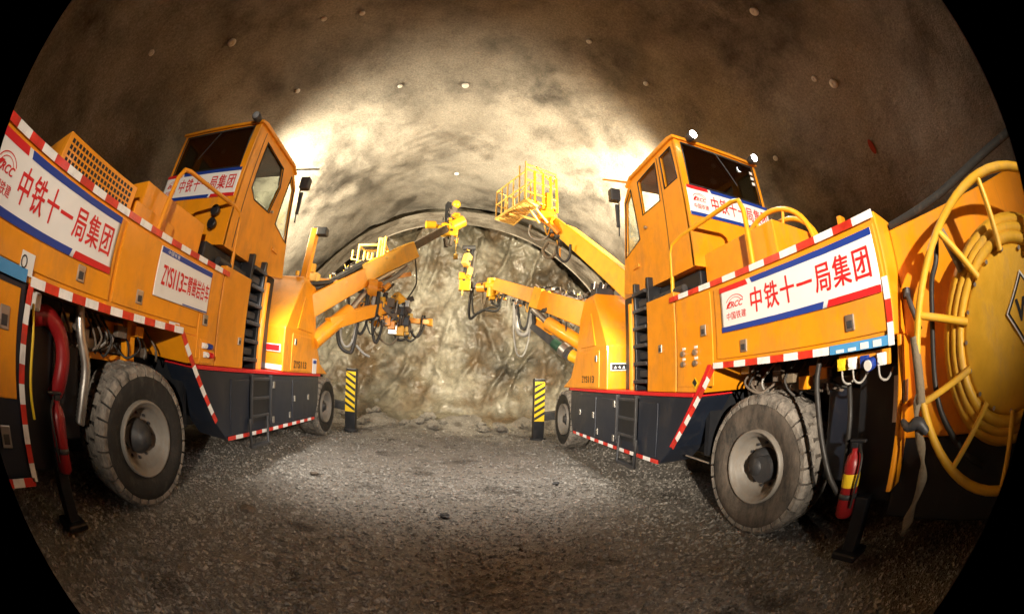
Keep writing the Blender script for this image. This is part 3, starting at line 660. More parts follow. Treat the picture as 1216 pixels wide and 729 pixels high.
    if not left:
        for zz in (4.36, 4.27, 4.18): obj('sticker', bx(G(), (1.60, .885, zz), (1.66, .89, zz + .05)), 'white', cab, mir)
    obj('door_seam', bx(G(), (.186, 1.375 if not left else 1.10, 2.84), (.19, 1.387 if not left else 1.112, 4.52)), 'lettering', cab, mir)
    obj('door_handle', bx(G(), (.16, 2.18, 3.16), (.19, 2.36, 3.22)), 'orange', cab, mir, .006)
    obj('door_lock', G().cyl((.15, 1.9 + S, 3.66), (.19, 1.9 + S, 3.66), .022, 8), 'steel', cab, mir)
    obj('seat', bx(bx(bx(G(), (.7, 1.5, 3.15), (1.25, 2.0, 3.3)), (.7, 1.42, 3.3), (1.25, 1.55, 4.0)), (.82, 1.42, 4.0), (1.12, 1.52, 4.22)), 'black', cab, mir, .05)
    obj('dashboard', bx(G(), (.3, 2.1, 3.15), (1.65, 2.5, 3.45)), 'darkgrey', cab, mir, .03)
    obj('instrument_panel', bx(G(), (.3, 1.0, 3.15), (1.65, 1.3, 3.70)), 'darkgrey', cab, mir, .02)
    br = P('front_bracket', G().cyl((.22, 2.3 + S, 4.62), (.0, 2.86 + S, 4.95), .016, 8).cyl((.4, 2.34 + S, 4.64), (.0, 2.86 + S, 4.95), .012, 8), 'orange' if not left else 'black')
    obj('work_light', bx(G(), (.0, 2.58, 4.42), (.18, 2.72, 4.64)), 'darkgrey', br, mir, .02)
    obj('mirror', bx(G(), (.08, 2.62, 3.95), (.14, 2.66, 4.36)), 'darkgrey', br, mir, .01)
    obj('mirror_arm', G().cyl((.16, 2.6 + S, 4.64), (.11, 2.64 + S, 3.8), .012, 6), 'black', br, mir)
    for xx in ((.42, 1.62) if not left else (.24,)):    # lamps on the rear roof edge
        obj('roof_lamp', G().lathe([(.84 + S, .012), (.84 + S, .05), (.79 + S, .062), (.72 + S, .062), (.715 + S, .055)], (xx, 0, 4.57), 16, axis='y'), 'darkgrey', cab, mir)
        obj('lamp_lens', G().lathe([(.672 + S, .001), (.68 + S, .03), (.695 + S, .052), (.73 + S, .058)], (xx, 0, 4.57), 16, axis='y'), 'lamp' if not left else 'lens', cab, mir)
    if left:
        for zz in (3.22, 3.05):
            obj('round_lamp', G().lathe([(.87 + S, .002), (.86 + S, .06), (.80 + S, .075), (.79 + S, .06), (.80 + S, .002)], (.42, .0, zz), 16, axis='y'), 'black', cab, mir)
    # --- outrigger
    og = P('outrigger', G().box((-.26, 6.86, .02), (.02, 7.06, 1.60)), 'black', bevel=.015)
    obj('arm', G().beam((.0, 6.96, .62), (1.0, 6.9, .72), .18, .22), 'darkgrey', og, mir, .02)
    obj('foot', G().cyl((-.12, 6.96, .0), (-.12, 6.96, .05), .2, 16), 'darkgrey', og, mir)
    obj('hazard_plate', G().box((-.25, 6.845, .50), (.01, 6.858, 1.52)), 'hazard', og, mir)
    for k in range(6):
        z = .52 + k * .165
        pts = [(-.25, z), (.01, z + .16), (.01, z + .235), (-.25, z + .075)]
        pts = [(a, min(1.52, b)) for a, b in pts]
        obj('hazard_stripe', G().add([(a, 6.842, b) for a, b in pts] + [(a, 6.846, b) for a, b in pts], [(0, 1, 2, 3), (4, 5, 6, 7), (0, 1, 5, 4), (2, 3, 7, 6)]), 'lettering', og, mir)
    return root, P, WL
RJ, RP, RW = jumbo(XR, YR, 1, 'orange drill rig with a big yellow cable reel behind and two lit cab lamps', False)
LJ, LP, LW = jumbo(XL, YL, -1, 'orange drill rig with a vented grille box and a small white model sign board', True)

# ---- booms, right machine: lower drill boom, basket boom, feeds and hoses
def hose(P, W, par, pts, r=.022, m='hose'): return obj('hose', G().tube(smooth_path([W(p) for p in pts], 6), r, 8), m, par, P is LP)
def boomset_right():
    W = RW; mk = lambda n, g, m, par, b=0.: obj(n, g, m, par, False, b)
    bm_ = mk('drill_boom', G().beam(W((2.86, 6.55, 2.72)), W((1.94, 8.0, 3.39)), .36, .52, w2=.32, h2=.42), 'orange', RJ, .02)
    bt = Vector(W((1.94, 8, 3.39)))
    mk('boom_extension', G().beam(W((2.0, 7.9, 3.37)), W((1.07, 9.0, 3.92)), .28, .34, w2=.26, h2=.30), 'orange', bm_, .015)
    mk('boom_collar', G().beam(W((2.02, 7.88, 3.34)), W((1.88, 8.07, 3.43)), .38, .47), 'yellow', bm_, .015)
    mk('rotary_joint', G().cyl(W((.96, 9.15, 3.62)), W((.96, 9.15, 4.1)), .13, 16).cyl(W((1.07, 9.0, 3.9)), W((.8, 9.3, 3.92)), .12, 16).box(W((.9, 9.05, 3.55)), W((1.05, 9.25, 3.66))), 'yellow', bm_, .01)
    mk('boom_arm', G().beam(W((.85, 9.28, 3.92)), W((.32, 9.5, 4.0)), .14, .16), 'darkgrey', bm_, .01)
    mk('joint_cap', G().cyl(W((.82, 9.22, 3.88)), W((.62, 9.36, 3.9)), .12, 14), 'orange', bm_, .01)
    fd = mk('feed_beam', G().beam(W((.28, 9.48, 3.85)), W((.40, 9.62, 5.02)), .20, .16), 'black', RJ, .012)
    mk('feed_bracket', G().box(W((.12, 9.3, 3.80)), W((.42, 9.5, 4.08))), 'yellow', fd, .02)
    mk('feed_rail', G().beam(W((.40, 9.44, 3.9)), W((.50, 9.58, 4.98)), .05, .08), 'steel', fd)
    mk('rock_drill', G().beam(W((.25, 9.38, 4.5)), W((.33, 9.48, 4.82)), .17, .2).cyl(W((.36, 9.36, 4.2)), W((.4, 9.4, 4.42)), .08, 10), 'pale_yellow', fd, .02)
    mk('drifter_block', G().box(W((.1, 9.36, 4.1)), W((.42, 9.52, 4.3))), 'orange', fd, .03)
    mk('feed_end', G().cyl(W((.16, 9.5, 5.02)), W((.5, 9.55, 5.06)), .07, 10), 'darkgrey', fd)
    cy = mk('boom_cylinder', G().cyl(W((2.82, 6.75, 2.10)), W((2.06, 7.7, 2.80)), .15, 18), 'orange', RJ)
    mk('piston_rod', G().cyl(W((2.06, 7.7, 2.8)), W((1.80, 8.0, 3.14)), .07, 12), 'steel', cy)
    mk('cylinder_eye', G().cyl(W((2.76, 6.7, 2.16)), W((2.98, 6.7, 2.16)), .2, 14), 'orange', cy)
    lf = mk('lower_feed', G().beam(W((2.52, 7.45, 2.06)), W((1.90, 8.42, 2.86)), .16, .20), 'darkgrey', RJ, .012)
    mk('feed_end', G().cyl(W((2.50, 7.42, 2.10)), W((2.68, 7.25, 1.98)), .13, 12), 'yellow', lf)
    mk('drifter_block', G().cyl(W((2.34, 7.6, 2.24)), W((2.22, 7.79, 2.38)), .11, 12), 'green', lf)
    mk('hose_reel_plate', G().cyl(W((2.44, 7.5, 2.16)), W((2.36, 7.6, 2.26)), .16, 14), 'steel', lf)
    mk('feed_slide', G().beam(W((2.2, 7.8, 2.62)), W((1.9, 8.3, 2.96)), .12, .14), 'orange', lf, .01)
    for pts, r, m in (([(.46, 9.5, 3.84), (.42, 9.5, 3.4), (.46, 9.5, 3.1), (.62, 9.45, 3.22), (.81, 9.4, 3.33), (1.1, 9.3, 3.3), (1.2, 9.25, 3.45), (1.15, 9.2, 3.65)], .035, 'hose'),
                      ([(.50, 9.5, 3.9), (.5, 9.45, 3.45), (.58, 9.4, 3.2), (.9, 9.35, 3.38), (1.14, 9.25, 3.42), (1.1, 9.2, 3.75)], .025, 'hose'),
                      ([(.75, 9.4, 3.9), (.74, 9.4, 3.55), (.8, 9.35, 3.45), (.86, 9.3, 3.75)], .02, 'rag'),
                      ([(.95, 9.2, 3.7), (.98, 9.2, 3.5), (1.15, 9.2, 3.45), (1.25, 9.1, 3.7)], .03, 'hose'),
                      ([(1.50, 8.7, 3.5), (1.52, 8.7, 3.0), (1.62, 8.7, 2.69), (1.79, 8.6, 2.67), (1.86, 8.55, 3.0), (1.9, 8.3, 3.45)], .06, 'greyhose'),
                      ([(1.55, 8.68, 3.4), (1.6, 8.7, 3.0), (1.68, 8.7, 2.8), (1.78, 8.6, 2.85), (1.84, 8.5, 3.3)], .04, 'hose'),
                      ([(1.46, 8.7, 3.4), (1.48, 8.7, 2.7), (1.57, 8.7, 2.2), (1.72, 8.7, 2.15), (1.82, 8.6, 2.5), (1.9, 8.4, 3.23)], .022, 'greyhose'),
                      ([(1.88, 8.1, 3.5), (2.1, 7.75, 3.56), (2.4, 7.3, 3.32), (2.62, 6.9, 3.12), (2.75, 6.6, 3.2)], .035, 'greyhose'),
                      ([(1.92, 8.0, 3.62), (2.2, 7.6, 3.58), (2.5, 7.1, 3.30), (2.74, 6.7, 3.2)], .03, 'hose'),
                      ([(2.1, 7.8, 3.6), (2.3, 7.5, 3.3), (2.5, 7.2, 3.2), (2.7, 6.8, 3.35)], .02, 'hose'),
                      ([(1.98, 7.9, 3.55), (1.9, 8.0, 3.45), (1.84, 8.1, 3.1), (1.86, 8.2, 2.85)], .05, 'hose')):
        hose(RP, W, bm_, pts, r, m)
    g = G(); n = 7
    for k in range(n):
        t = .2 + .6 * k / n; p = Vector(W((2.86, 6.55, 2.72))).lerp(Vector(W((1.94, 8.0, 3.39))), t)
        g.box(p + Vector((-.172, -.03, -.06)), p + Vector((-.165, .03, .05)))
    # basket boom
    bb = mk('basket_boom', G().beam(W((3.3, 5.6, 2.95)), W((2.42, 7.35, 4.80)), .36, .42, w2=.32, h2=.36), 'yellow', RJ, .02)
    mk('boom_extension', G().beam(W((2.46, 7.25, 4.70)), W((2.12, 7.62, 5.18)), .26, .28), 'yellow', bb, .015)
    mk('tilt_cylinder', G().cyl(W((2.2, 7.3, 4.75)), W((1.9, 7.4, 5.15)), .06, 10), 'orange', bb)
    mk('basket_joint', G().cyl(W((2.1, 7.4, 5.08)), W((1.86, 7.5, 5.26)), .16, 14).box(W((1.75, 7.2, 5.1)), W((2.1, 7.5, 5.3))), 'orange', bb, .02)
    A, B, C_, D = Vector((.85, 7.85, 5.2)), Vector((1.31, 8.10, 5.2)), Vector((1.62, 6.96, 5.2)), Vector((1.33, 6.74, 5.2))
    bk = mk('basket', G().tube([W(p) for p in (A, B, C_, D)], .03, 8, closed=True), 'pale_yellow', RJ)
    for k in range(8):
        t = (k + .5) / 8; p, q = A.lerp(D, t), B.lerp(C_, t); mk('floor_slat', G().beam(W(p), W(q), .10, .02), 'pale_yellow', bk)
    H = Vector((0, 0, .72))
    for zz in (.36, .72):
        h = Vector((0, 0, zz)); mk('rail', G().tube([W(p + h) for p in (D, A, B, C_)], .02, 8), 'pale_yellow', bk)
    for e0, e1, n in ((A, D, 5), (B, C_, 4), (A, B, 2), (D, C_, 1)):
        for k in range(n):
            p = e0.lerp(e1, k / n); mk('upright', G().cyl(W(p), W(p + H * (1.35 if (n == 1 or (n == 5 and k == 4)) else 1.)), .018, 8), 'pale_yellow', bk)
    E1, E2 = Vector((1.36, 6.9, 5.2)), Vector((2.14, 7.2, 5.2)); HH = Vector((0, 0, .90))
    for zz in (.30, .60, .88): mk('rail', G().cyl(W(E1 + Vector((0, 0, zz))), W(E2 + Vector((0, 0, zz))), .022, 8), 'yellow', bk)
    for t in (0, .28, .55, .8, 1): p = E1.lerp(E2, t); mk('upright', G().beam(W(p), W(p + HH), .05, .05), 'yellow', bk)
    mk('control_box', G().box(W((1.84, 7.05, 5.2)), W((2.0, 7.2, 5.62))), 'yellow', bk, .03)
    for zz in (.1, 1.0): mk('rail', G().tube([W(p + Vector((0, 0, zz))) for p in (E1, E2, Vector((2.2, 7.65, 5.2)), C_)], .022, 8), 'yellow', bk)
    mk('basket_brace', G().cyl(W((1.1, 7.4, 5.15)), W((1.8, 7.4, 5.05)), .03, 8).cyl(W((1.5, 7.1, 5.15)), W((1.75, 7.3, 4.95)), .03, 8).cyl(W((1.6, 7.0, 5.15)), W((1.95, 7.35, 5.0)), .03, 8), 'pale_yellow', bk)
    for pts, r, m in (([(1.66, 7.8, 5.11), (1.64, 7.8, 4.9), (1.74, 7.8, 4.77), (1.94, 7.7, 4.72), (2.1, 7.65, 4.85)], .028, 'greyhose'),
                      ([(1.99, 7.4, 4.55), (1.86, 7.4, 4.35), (1.92, 7.35, 4.18), (2.06, 7.3, 4.2), (2.13, 7.25, 4.42), (2.0, 7.4, 4.55)], .035, 'rag'),
                      ([(2.08, 7.1, 4.35), (2.1, 7.05, 4.12), (2.22, 7.0, 3.99), (2.32, 6.95, 4.1), (2.33, 6.9, 4.35)], .028, 'hose')):
        hose(RP, W, bb, pts, r, m)
    vb = mk('valve_block', G().box(W((2.62, 6.3, 3.16)), W((3.0, 6.6, 3.3))), 'darkgrey', RJ, .02)
    for k in range(9):
        x = 2.55 + .06 * k; mk('valve', G().cyl(W((x, 6.35 + .03 * (k % 3), 3.28)), W((x + .02, 6.35, 3.38 + .04 * (k % 2))), .03, 8), ('black', 'steel', 'grime')[k % 3], vb)
boomset_right()
def boomset_left():
    W = LW; mk = lambda n, g, m, par, b=0.: obj(n, g, m, par, True, b)
    bm_ = mk('drill_boom', G().beam(W((-2.95, 6.7, 2.62)), W((-2.09, 8.0, 3.66)), .36, .44, w2=.34, h2=.40), 'orange', LJ, .02)
    ex = mk('boom_extension', G().beam(W((-2.14, 7.92, 3.68)), W((-1.14, 9.0, 4.69)), .34, .42), 'yellow', bm_, .02)
    mk('inner_boom', G().beam(W((-1.25, 8.9, 4.66)), W((-.36, 9.74, 5.64)), .18, .20), 'grime', bm_, .01)
    hd = mk('boom_head', G().box(W((-.50, 9.7, 5.46)), W((.0, 9.95, 5.82))), 'yellow', LJ, .04)
    mk('rotary_joint', G().cyl(W((-.2, 9.8, 5.75)), W((.12, 9.9, 6.0)), .17, 14), 'yellow', hd)
    mk('swing_motor', G().cyl(W((-.92, 9.6, 5.68)), W((-.66, 9.68, 5.72)), .11, 12).cyl(W((-.7, 9.68, 5.7)), W((-.45, 9.75, 5.68)), .06, 10), 'yellow', hd)
    mk('feed_beam', G().beam(W((-.32, 9.85, 5.7)), W((-.36, 9.95, 6.56)), .12, .2), 'black', hd, .01)
    mk('rock_drill', G().cyl(W((-.22, 9.85, 5.8)), W((-.16, 9.95, 6.5)), .10, 12).box(W((-.3, 9.8, 6.15)), W((-.1, 9.9, 6.3))), 'grime', hd, .02)
    mk('drill_cap', G().ball(W((-.12, 9.9, 6.52)), .13), 'yellow', hd)
    mk('drifter_block', G().box(W((-.18, 9.78, 5.95)), W((.02, 9.9, 6.2))), 'orange', hd, .03)
    mk('hose_guide', G().cyl(W((-.35, 9.75, 5.35)), W((-.3, 9.75, 5.1)), .06, 8).cyl(W((-.15, 9.75, 5.45)), W((-.2, 9.75, 5.15)), .05, 8), 'grime', hd)
    mk('hanging_lamp', G().box(W((-.08, 9.75, 4.78)), W((.04, 9.85, 4.92))).cyl(W((-.02, 9.8, 4.92)), W((-.04, 9.8, 5.5)), .012, 6), 'pale_yellow', hd, .02)
    cy = mk('boom_cylinder', G().cyl(W((-2.70, 6.8, 2.02)), W((-2.22, 7.62, 2.80)), .16, 18), 'orange', LJ)
    mk('piston_rod', G().cyl(W((-2.22, 7.62, 2.80)), W((-2.0, 7.98, 3.30)), .07, 12), 'steel', cy)
    lb = mk('lower_boom', G().beam(W((-2.35, 7.4, 2.60)), W((-1.60, 8.45, 3.10)), .2, .24), 'orange', LJ, .02)
    mk('lower_feed', G().beam(W((-1.70, 8.3, 2.80)), W((-.52, 9.12, 2.88)), .14, .12), 'orange', lb, .01)
    mk('feed_end', G().box(W((-.62, 9.0, 2.78)), W((-.48, 9.16, 2.96))), 'orange', lb, .02)
    for k in range(60):
        t = rnd.random(); p = Vector((-2.05 + 1.05 * t + rnd.uniform(-.12, .12), 8.0 + .8 * t, 3.3 - .5 * t + rnd.uniform(-.38, .38)))
        s = rnd.uniform(.05, .12); mk('valve', G().box(W(p - Vector((s, s, s * 1.2))), W(p + Vector((s, s, s)))) if k % 2 else G().cyl(W(p), W(p + Vector((rnd.uniform(-.2, .2), .15, rnd.uniform(-.2, .2)))), s * .7, 10), rnd.choice(['orange', 'yellow', 'grime', 'black', 'pale_yellow', 'steel', 'orange']), lb, .015)
    for pts, r, m in (([(-2.45, 7.6, 2.6), (-2.44, 7.6, 2.25), (-2.35, 7.6, 2.02), (-2.2, 7.65, 1.93), (-2.11, 7.7, 2.0), (-2.06, 7.8, 2.6)], .04, 'hose'),
                      ([(-2.40, 7.62, 2.6), (-2.36, 7.6, 2.2), (-2.24, 7.65, 2.04), (-2.12, 7.72, 2.2), (-2.08, 7.8, 2.7)], .028, 'greyhose'),
                      ([(-1.94, 8.0, 3.35), (-1.92, 8.0, 2.95), (-1.84, 8.0, 2.74), (-1.74, 8.05, 2.84), (-1.72, 8.1, 3.35)], .06, 'hose'),
                      ([(-1.80, 8.05, 3.3), (-1.80, 8.05, 2.9), (-1.72, 8.1, 2.75), (-1.64, 8.2, 3.1)], .05, 'greyhose'),
                      ([(-1.85, 8.2, 2.7), (-1.75, 8.3, 2.45), (-1.56, 8.45, 2.26), (-1.38, 8.5, 2.24), (-1.26, 8.55, 2.45), (-1.3, 8.5, 2.7)], .025, 'rag'),
                      ([(-1.40, 8.6, 2.8), (-1.34, 8.6, 2.45), (-1.2, 8.65, 2.35), (-1.05, 8.7, 2.45), (-1.02, 8.7, 2.8), (-1.2, 8.6, 2.95)], .03, 'hose'),
                      ([(-1.55, 8.5, 2.95), (-1.45, 8.55, 2.6), (-1.3, 8.6, 2.62), (-1.25, 8.6, 2.95)], .06, 'grime'),
                      ([(-1.25, 8.7, 3.15), (-1.0, 8.8, 3.6), (-.95, 8.9, 3.9), (-1.05, 9, 4.5)], .018, 'hose'),
                      ([(-2.2, 7.85, 3.95), (-2.0, 8.05, 3.85), (-1.8, 8.2, 3.55), (-1.6, 8.35, 3.45), (-1.45, 8.5, 3.65)], .03, 'hose'),
                      ([(-2.98, 6.7, 2.98), (-2.72, 7.1, 3.2), (-2.42, 7.5, 3.55), (-2.12, 7.9, 3.95)], .08, 'hose'),
                      ([(-2.9, 6.6, 3.1), (-2.6, 7.1, 3.28), (-2.3, 7.5, 3.62), (-2.0, 7.95, 4.0)], .05, 'hose'),
                      ([(-2.06, 7.8, 2.1), (-1.9, 7.85, 1.95), (-1.76, 7.9, 1.88)], .03, 'greyhose'),
                      ([(-1.7, 8.25, 3.55), (-1.45, 8.6, 3.85), (-1.2, 8.85, 4.2)], .06, 'greyhose')):
        hose(LP, W, bm_, pts, r, m)
    mk('boom_rail', G().beam(W((-3.0, 6.7, 3.24)), W((-2.3, 7.4, 3.36)), .05, .05), 'orange', bm_)
    mk('extension_cylinder', G().cyl(W((-1.95, 8.05, 3.50)), W((-1.5, 8.55, 3.98)), .07, 12).cyl(W((-1.5, 8.55, 3.98)), W((-1.12, 9.0, 4.36)), .035, 10), 'steel', bm_)
    mb = mk('middle_boom', G().beam(W((-2.5, 7.1, 2.42)), W((-1.25, 8.85, 3.30)), .22, .26), 'orange', LJ, .02)
    mk('feed_rail', G().beam(W((-2.1, 7.8, 2.62)), W((-1.0, 8.9, 3.42)), .07, .12), 'darkgrey', mb, .01)
    mk('feed_rail', G().beam(W((-1.75, 8.1, 3.15)), W((-1.0, 8.75, 2.62)), .10, .14), 'grime', mb, .01)
    mk('joint', G().cyl(W((-1.42, 8.6, 3.36)), W((-1.2, 8.8, 3.2)), .17, 14), 'yellow', mb)
    mk('joint', G().cyl(W((-1.95, 8.0, 3.42)), W((-1.75, 8.05, 3.42)), .2, 14), 'orange', mb)
    mk('rock_drill', G().beam(W((-1.5, 8.4, 2.95)), W((-1.12, 8.7, 3.02)), .16, .18), 'black', mb, .02)
    mk('side_slide', G().beam(W((-1.7, 8.5, 3.75)), W((-1.15, 9.0, 4.05)), .12, .1), 'orange', bm_)
    bk = mk('basket', G().tube([W(p) for p in ((-2.34, 8.2, 4.06), (-1.62, 8.2, 4.2), (-1.6, 8.6, 4.2), (-2.3, 8.6, 4.06))], .03, 8, closed=True), 'pale_yellow', LJ)
    mk('rail', G().tube([W(p) for p in ((-2.36, 8.2, 4.48), (-1.70, 8.2, 4.52), (-1.7, 8.6, 4.52), (-2.3, 8.6, 4.48))], .03, 8, closed=True), 'pale_yellow', bk)
    for x, y, z in ((-2.35, 8.2, 4.48), (-2.2, 8.2, 4.3), (-2.1, 8.2, 4.3), (-2.0, 8.2, 4.3), (-1.86, 8.2, 4.62), (-1.72, 8.2, 4.72), (-1.7, 8.6, 4.5), (-2.3, 8.6, 4.5)):
        mk('upright', G().cyl(W((x, y, 4.05)), W((x, y, z)), .03, 8), 'pale_yellow', bk)
    mk('control_box', G().box(W((-1.9, 8.2, 4.15)), W((-1.76, 8.35, 4.70))), 'pale_yellow', bk, .02)
    mk('basket_arm', G().tube([W((-2.5, 8.2, 4.35)), W((-2.5, 8.2, 4.12)), W((-2.34, 8.2, 4.12))], .025, 8), 'pale_yellow', bk)
    ps = mk('lamp_post', G().beam(W((-2.98, 6.6, 2.9)), W((-2.90, 6.6, 4.22)), .16, .14), 'orange', LJ, .01)
    mk('work_light', G().box(W((-2.84, 6.5, 4.08)), W((-2.62, 6.68, 4.24))), 'darkgrey', ps, .02)
    mk('lamp_bracket', G().box(W((-2.95, 6.55, 4.16)), W((-2.8, 6.65, 4.26))), 'darkgrey', ps, .01)
    vb = mk('valve_block', G().box(W((-3.05, 6.75, 3.2)), W((-2.75, 6.95, 3.38))), 'pale_yellow', LJ, .02)
    mk('valve', G().cyl(W((-2.9, 6.8, 3.38)), W((-2.9, 6.8, 3.55)), .07, 10), 'yellow', vb)
    mk('beacon', G().cyl(W((-3.0, 6.3, 3.18)), W((-3.0, 6.3, 3.26)), .04, 10), 'yellow', LJ)
boomset_left()
def fittings(W, par, mir, a, b, spread, n, size, cols):
    """valves, clamps and hose ends that crowd a boom"""
    a, b = Vector(a), Vector(b)
    for k in range(n):
        p = a.lerp(b, rnd.random()) + Vector([rnd.uniform(-1, 1) * q for q in spread]); s_ = rnd.uniform(.4, 1) * size
        g = G()
        if k % 3 == 0: g.box(W(p - Vector((s_, s_, s_ * .7))), W(p + Vector((s_, s_, s_ * .8))))
        elif k % 3 == 1: g.cyl(W(p), W(p + Vector((rnd.uniform(-2, 2) * s_, s_, rnd.uniform(-2, 2) * s_))), s_ * .6, 10)
        else:
            q = p + Vector((rnd.uniform(-4, 4) * s_, rnd.uniform(-2, 2) * s_, rnd.uniform(-1, 1) * s_)); m = (p + q) / 2 - Vector((0, 0, rnd.uniform(2, 6) * s_))
            g.tube(smooth_path([W(p), W(m), W(q)], 5), s_ * .28, 6)
        obj(('clamp', 'fitting', 'hose')[k % 3], g, rnd.choice(cols), par, mir, 0 if k % 3 else .01)
dark = ['black', 'hose', 'grime', 'darkgrey', 'orange', 'yellow', 'hose']
by = {o.name: o for o in bpy.data.objects}
kids = lambda root, nm: [o for o in root.children if o.name.split('.')[0] == nm]
fittings(LW, kids(LJ, 'lower_boom')[0], True, (-2.0, 8.0, 3.2), (-1.1, 8.8, 2.8), (.18, .15, .38), 90, .06, dark)
fittings(LW, kids(LJ, 'boom_head')[0], True, (-.34, 9.75, 5.9), (-.1, 9.85, 5.5), (.16, .1, .3), 26, .06, dark)
fittings(LW, kids(LJ, 'boom_head')[0], True, (-.28, 9.8, 5.9), (-.24, 9.9, 6.5), (.12, .08, .1), 18, .06, dark)
fittings(LW, kids(LJ, 'drill_boom')[0], True, (-2.85, 6.95, 3.10), (-2.1, 7.95, 4.02), (.07, .1, .05), 30, .06, ['hose', 'black', 'hose', 'yellow', 'grime'])
for q in range(9):                                          # slack hoses slung under the left booms
    a = Vector((-2.3 + .15 * q + rnd.uniform(-.05, .05), 7.7 + .13 * q, 2.95 + rnd.uniform(-.1, .3))); d = rnd.uniform(.2, .5); e = rnd.uniform(.4, .85)
    hose(LP, LW, kids(LJ, 'lower_boom')[0], [a, a + Vector((d * .2, .05, -e * .7)), a + Vector((d * .6, .1, -e)), a + Vector((d, .2, -e * .6)), a + Vector((d * 1.1, .25, .05))], rnd.uniform(.016, .035), rnd.choice(['hose', 'hose', 'greyhose']))
fittings(RW, kids(RJ, 'drill_boom')[0], False, (1.9, 8.0, 3.1), (1.1, 9.0, 3.7), (.08, .1, .06), 26, .05, dark)
fittings(RW, kids(RJ, 'basket_boom')[0], False, (2.3, 7.3, 4.5), (2.0, 7.5, 5.0), (.1, .1, .1), 16, .05, dark)
fittings(RW, kids(RJ, 'drill_boom')[0], False, (2.7, 6.8, 3.2), (1.9, 8.0, 3.72), (.06, .1, .05), 30, .05, ['greyhose', 'hose', 'grime', 'yellow'])
fittings(RW, kids(RJ, 'drill_boom')[0], False, (1.2, 9.0, 3.7), (.8, 9.3, 3.8), (.12, .1, .2), 18, .05, dark)
fittings(RW, kids(RJ, 'feed_beam')[0], False, (.28, 9.4, 4.0), (.36, 9.45, 4.9), (.12, .06, .1), 22, .05, ['black', 'hose', 'pale_yellow', 'grime', 'orange'])
fittings(RW, kids(RJ, 'boom_cylinder')[0], False, (2.45, 7.2, 2.7), (1.95, 7.9, 3.2), (.12, .1, .1), 20, .06, dark)

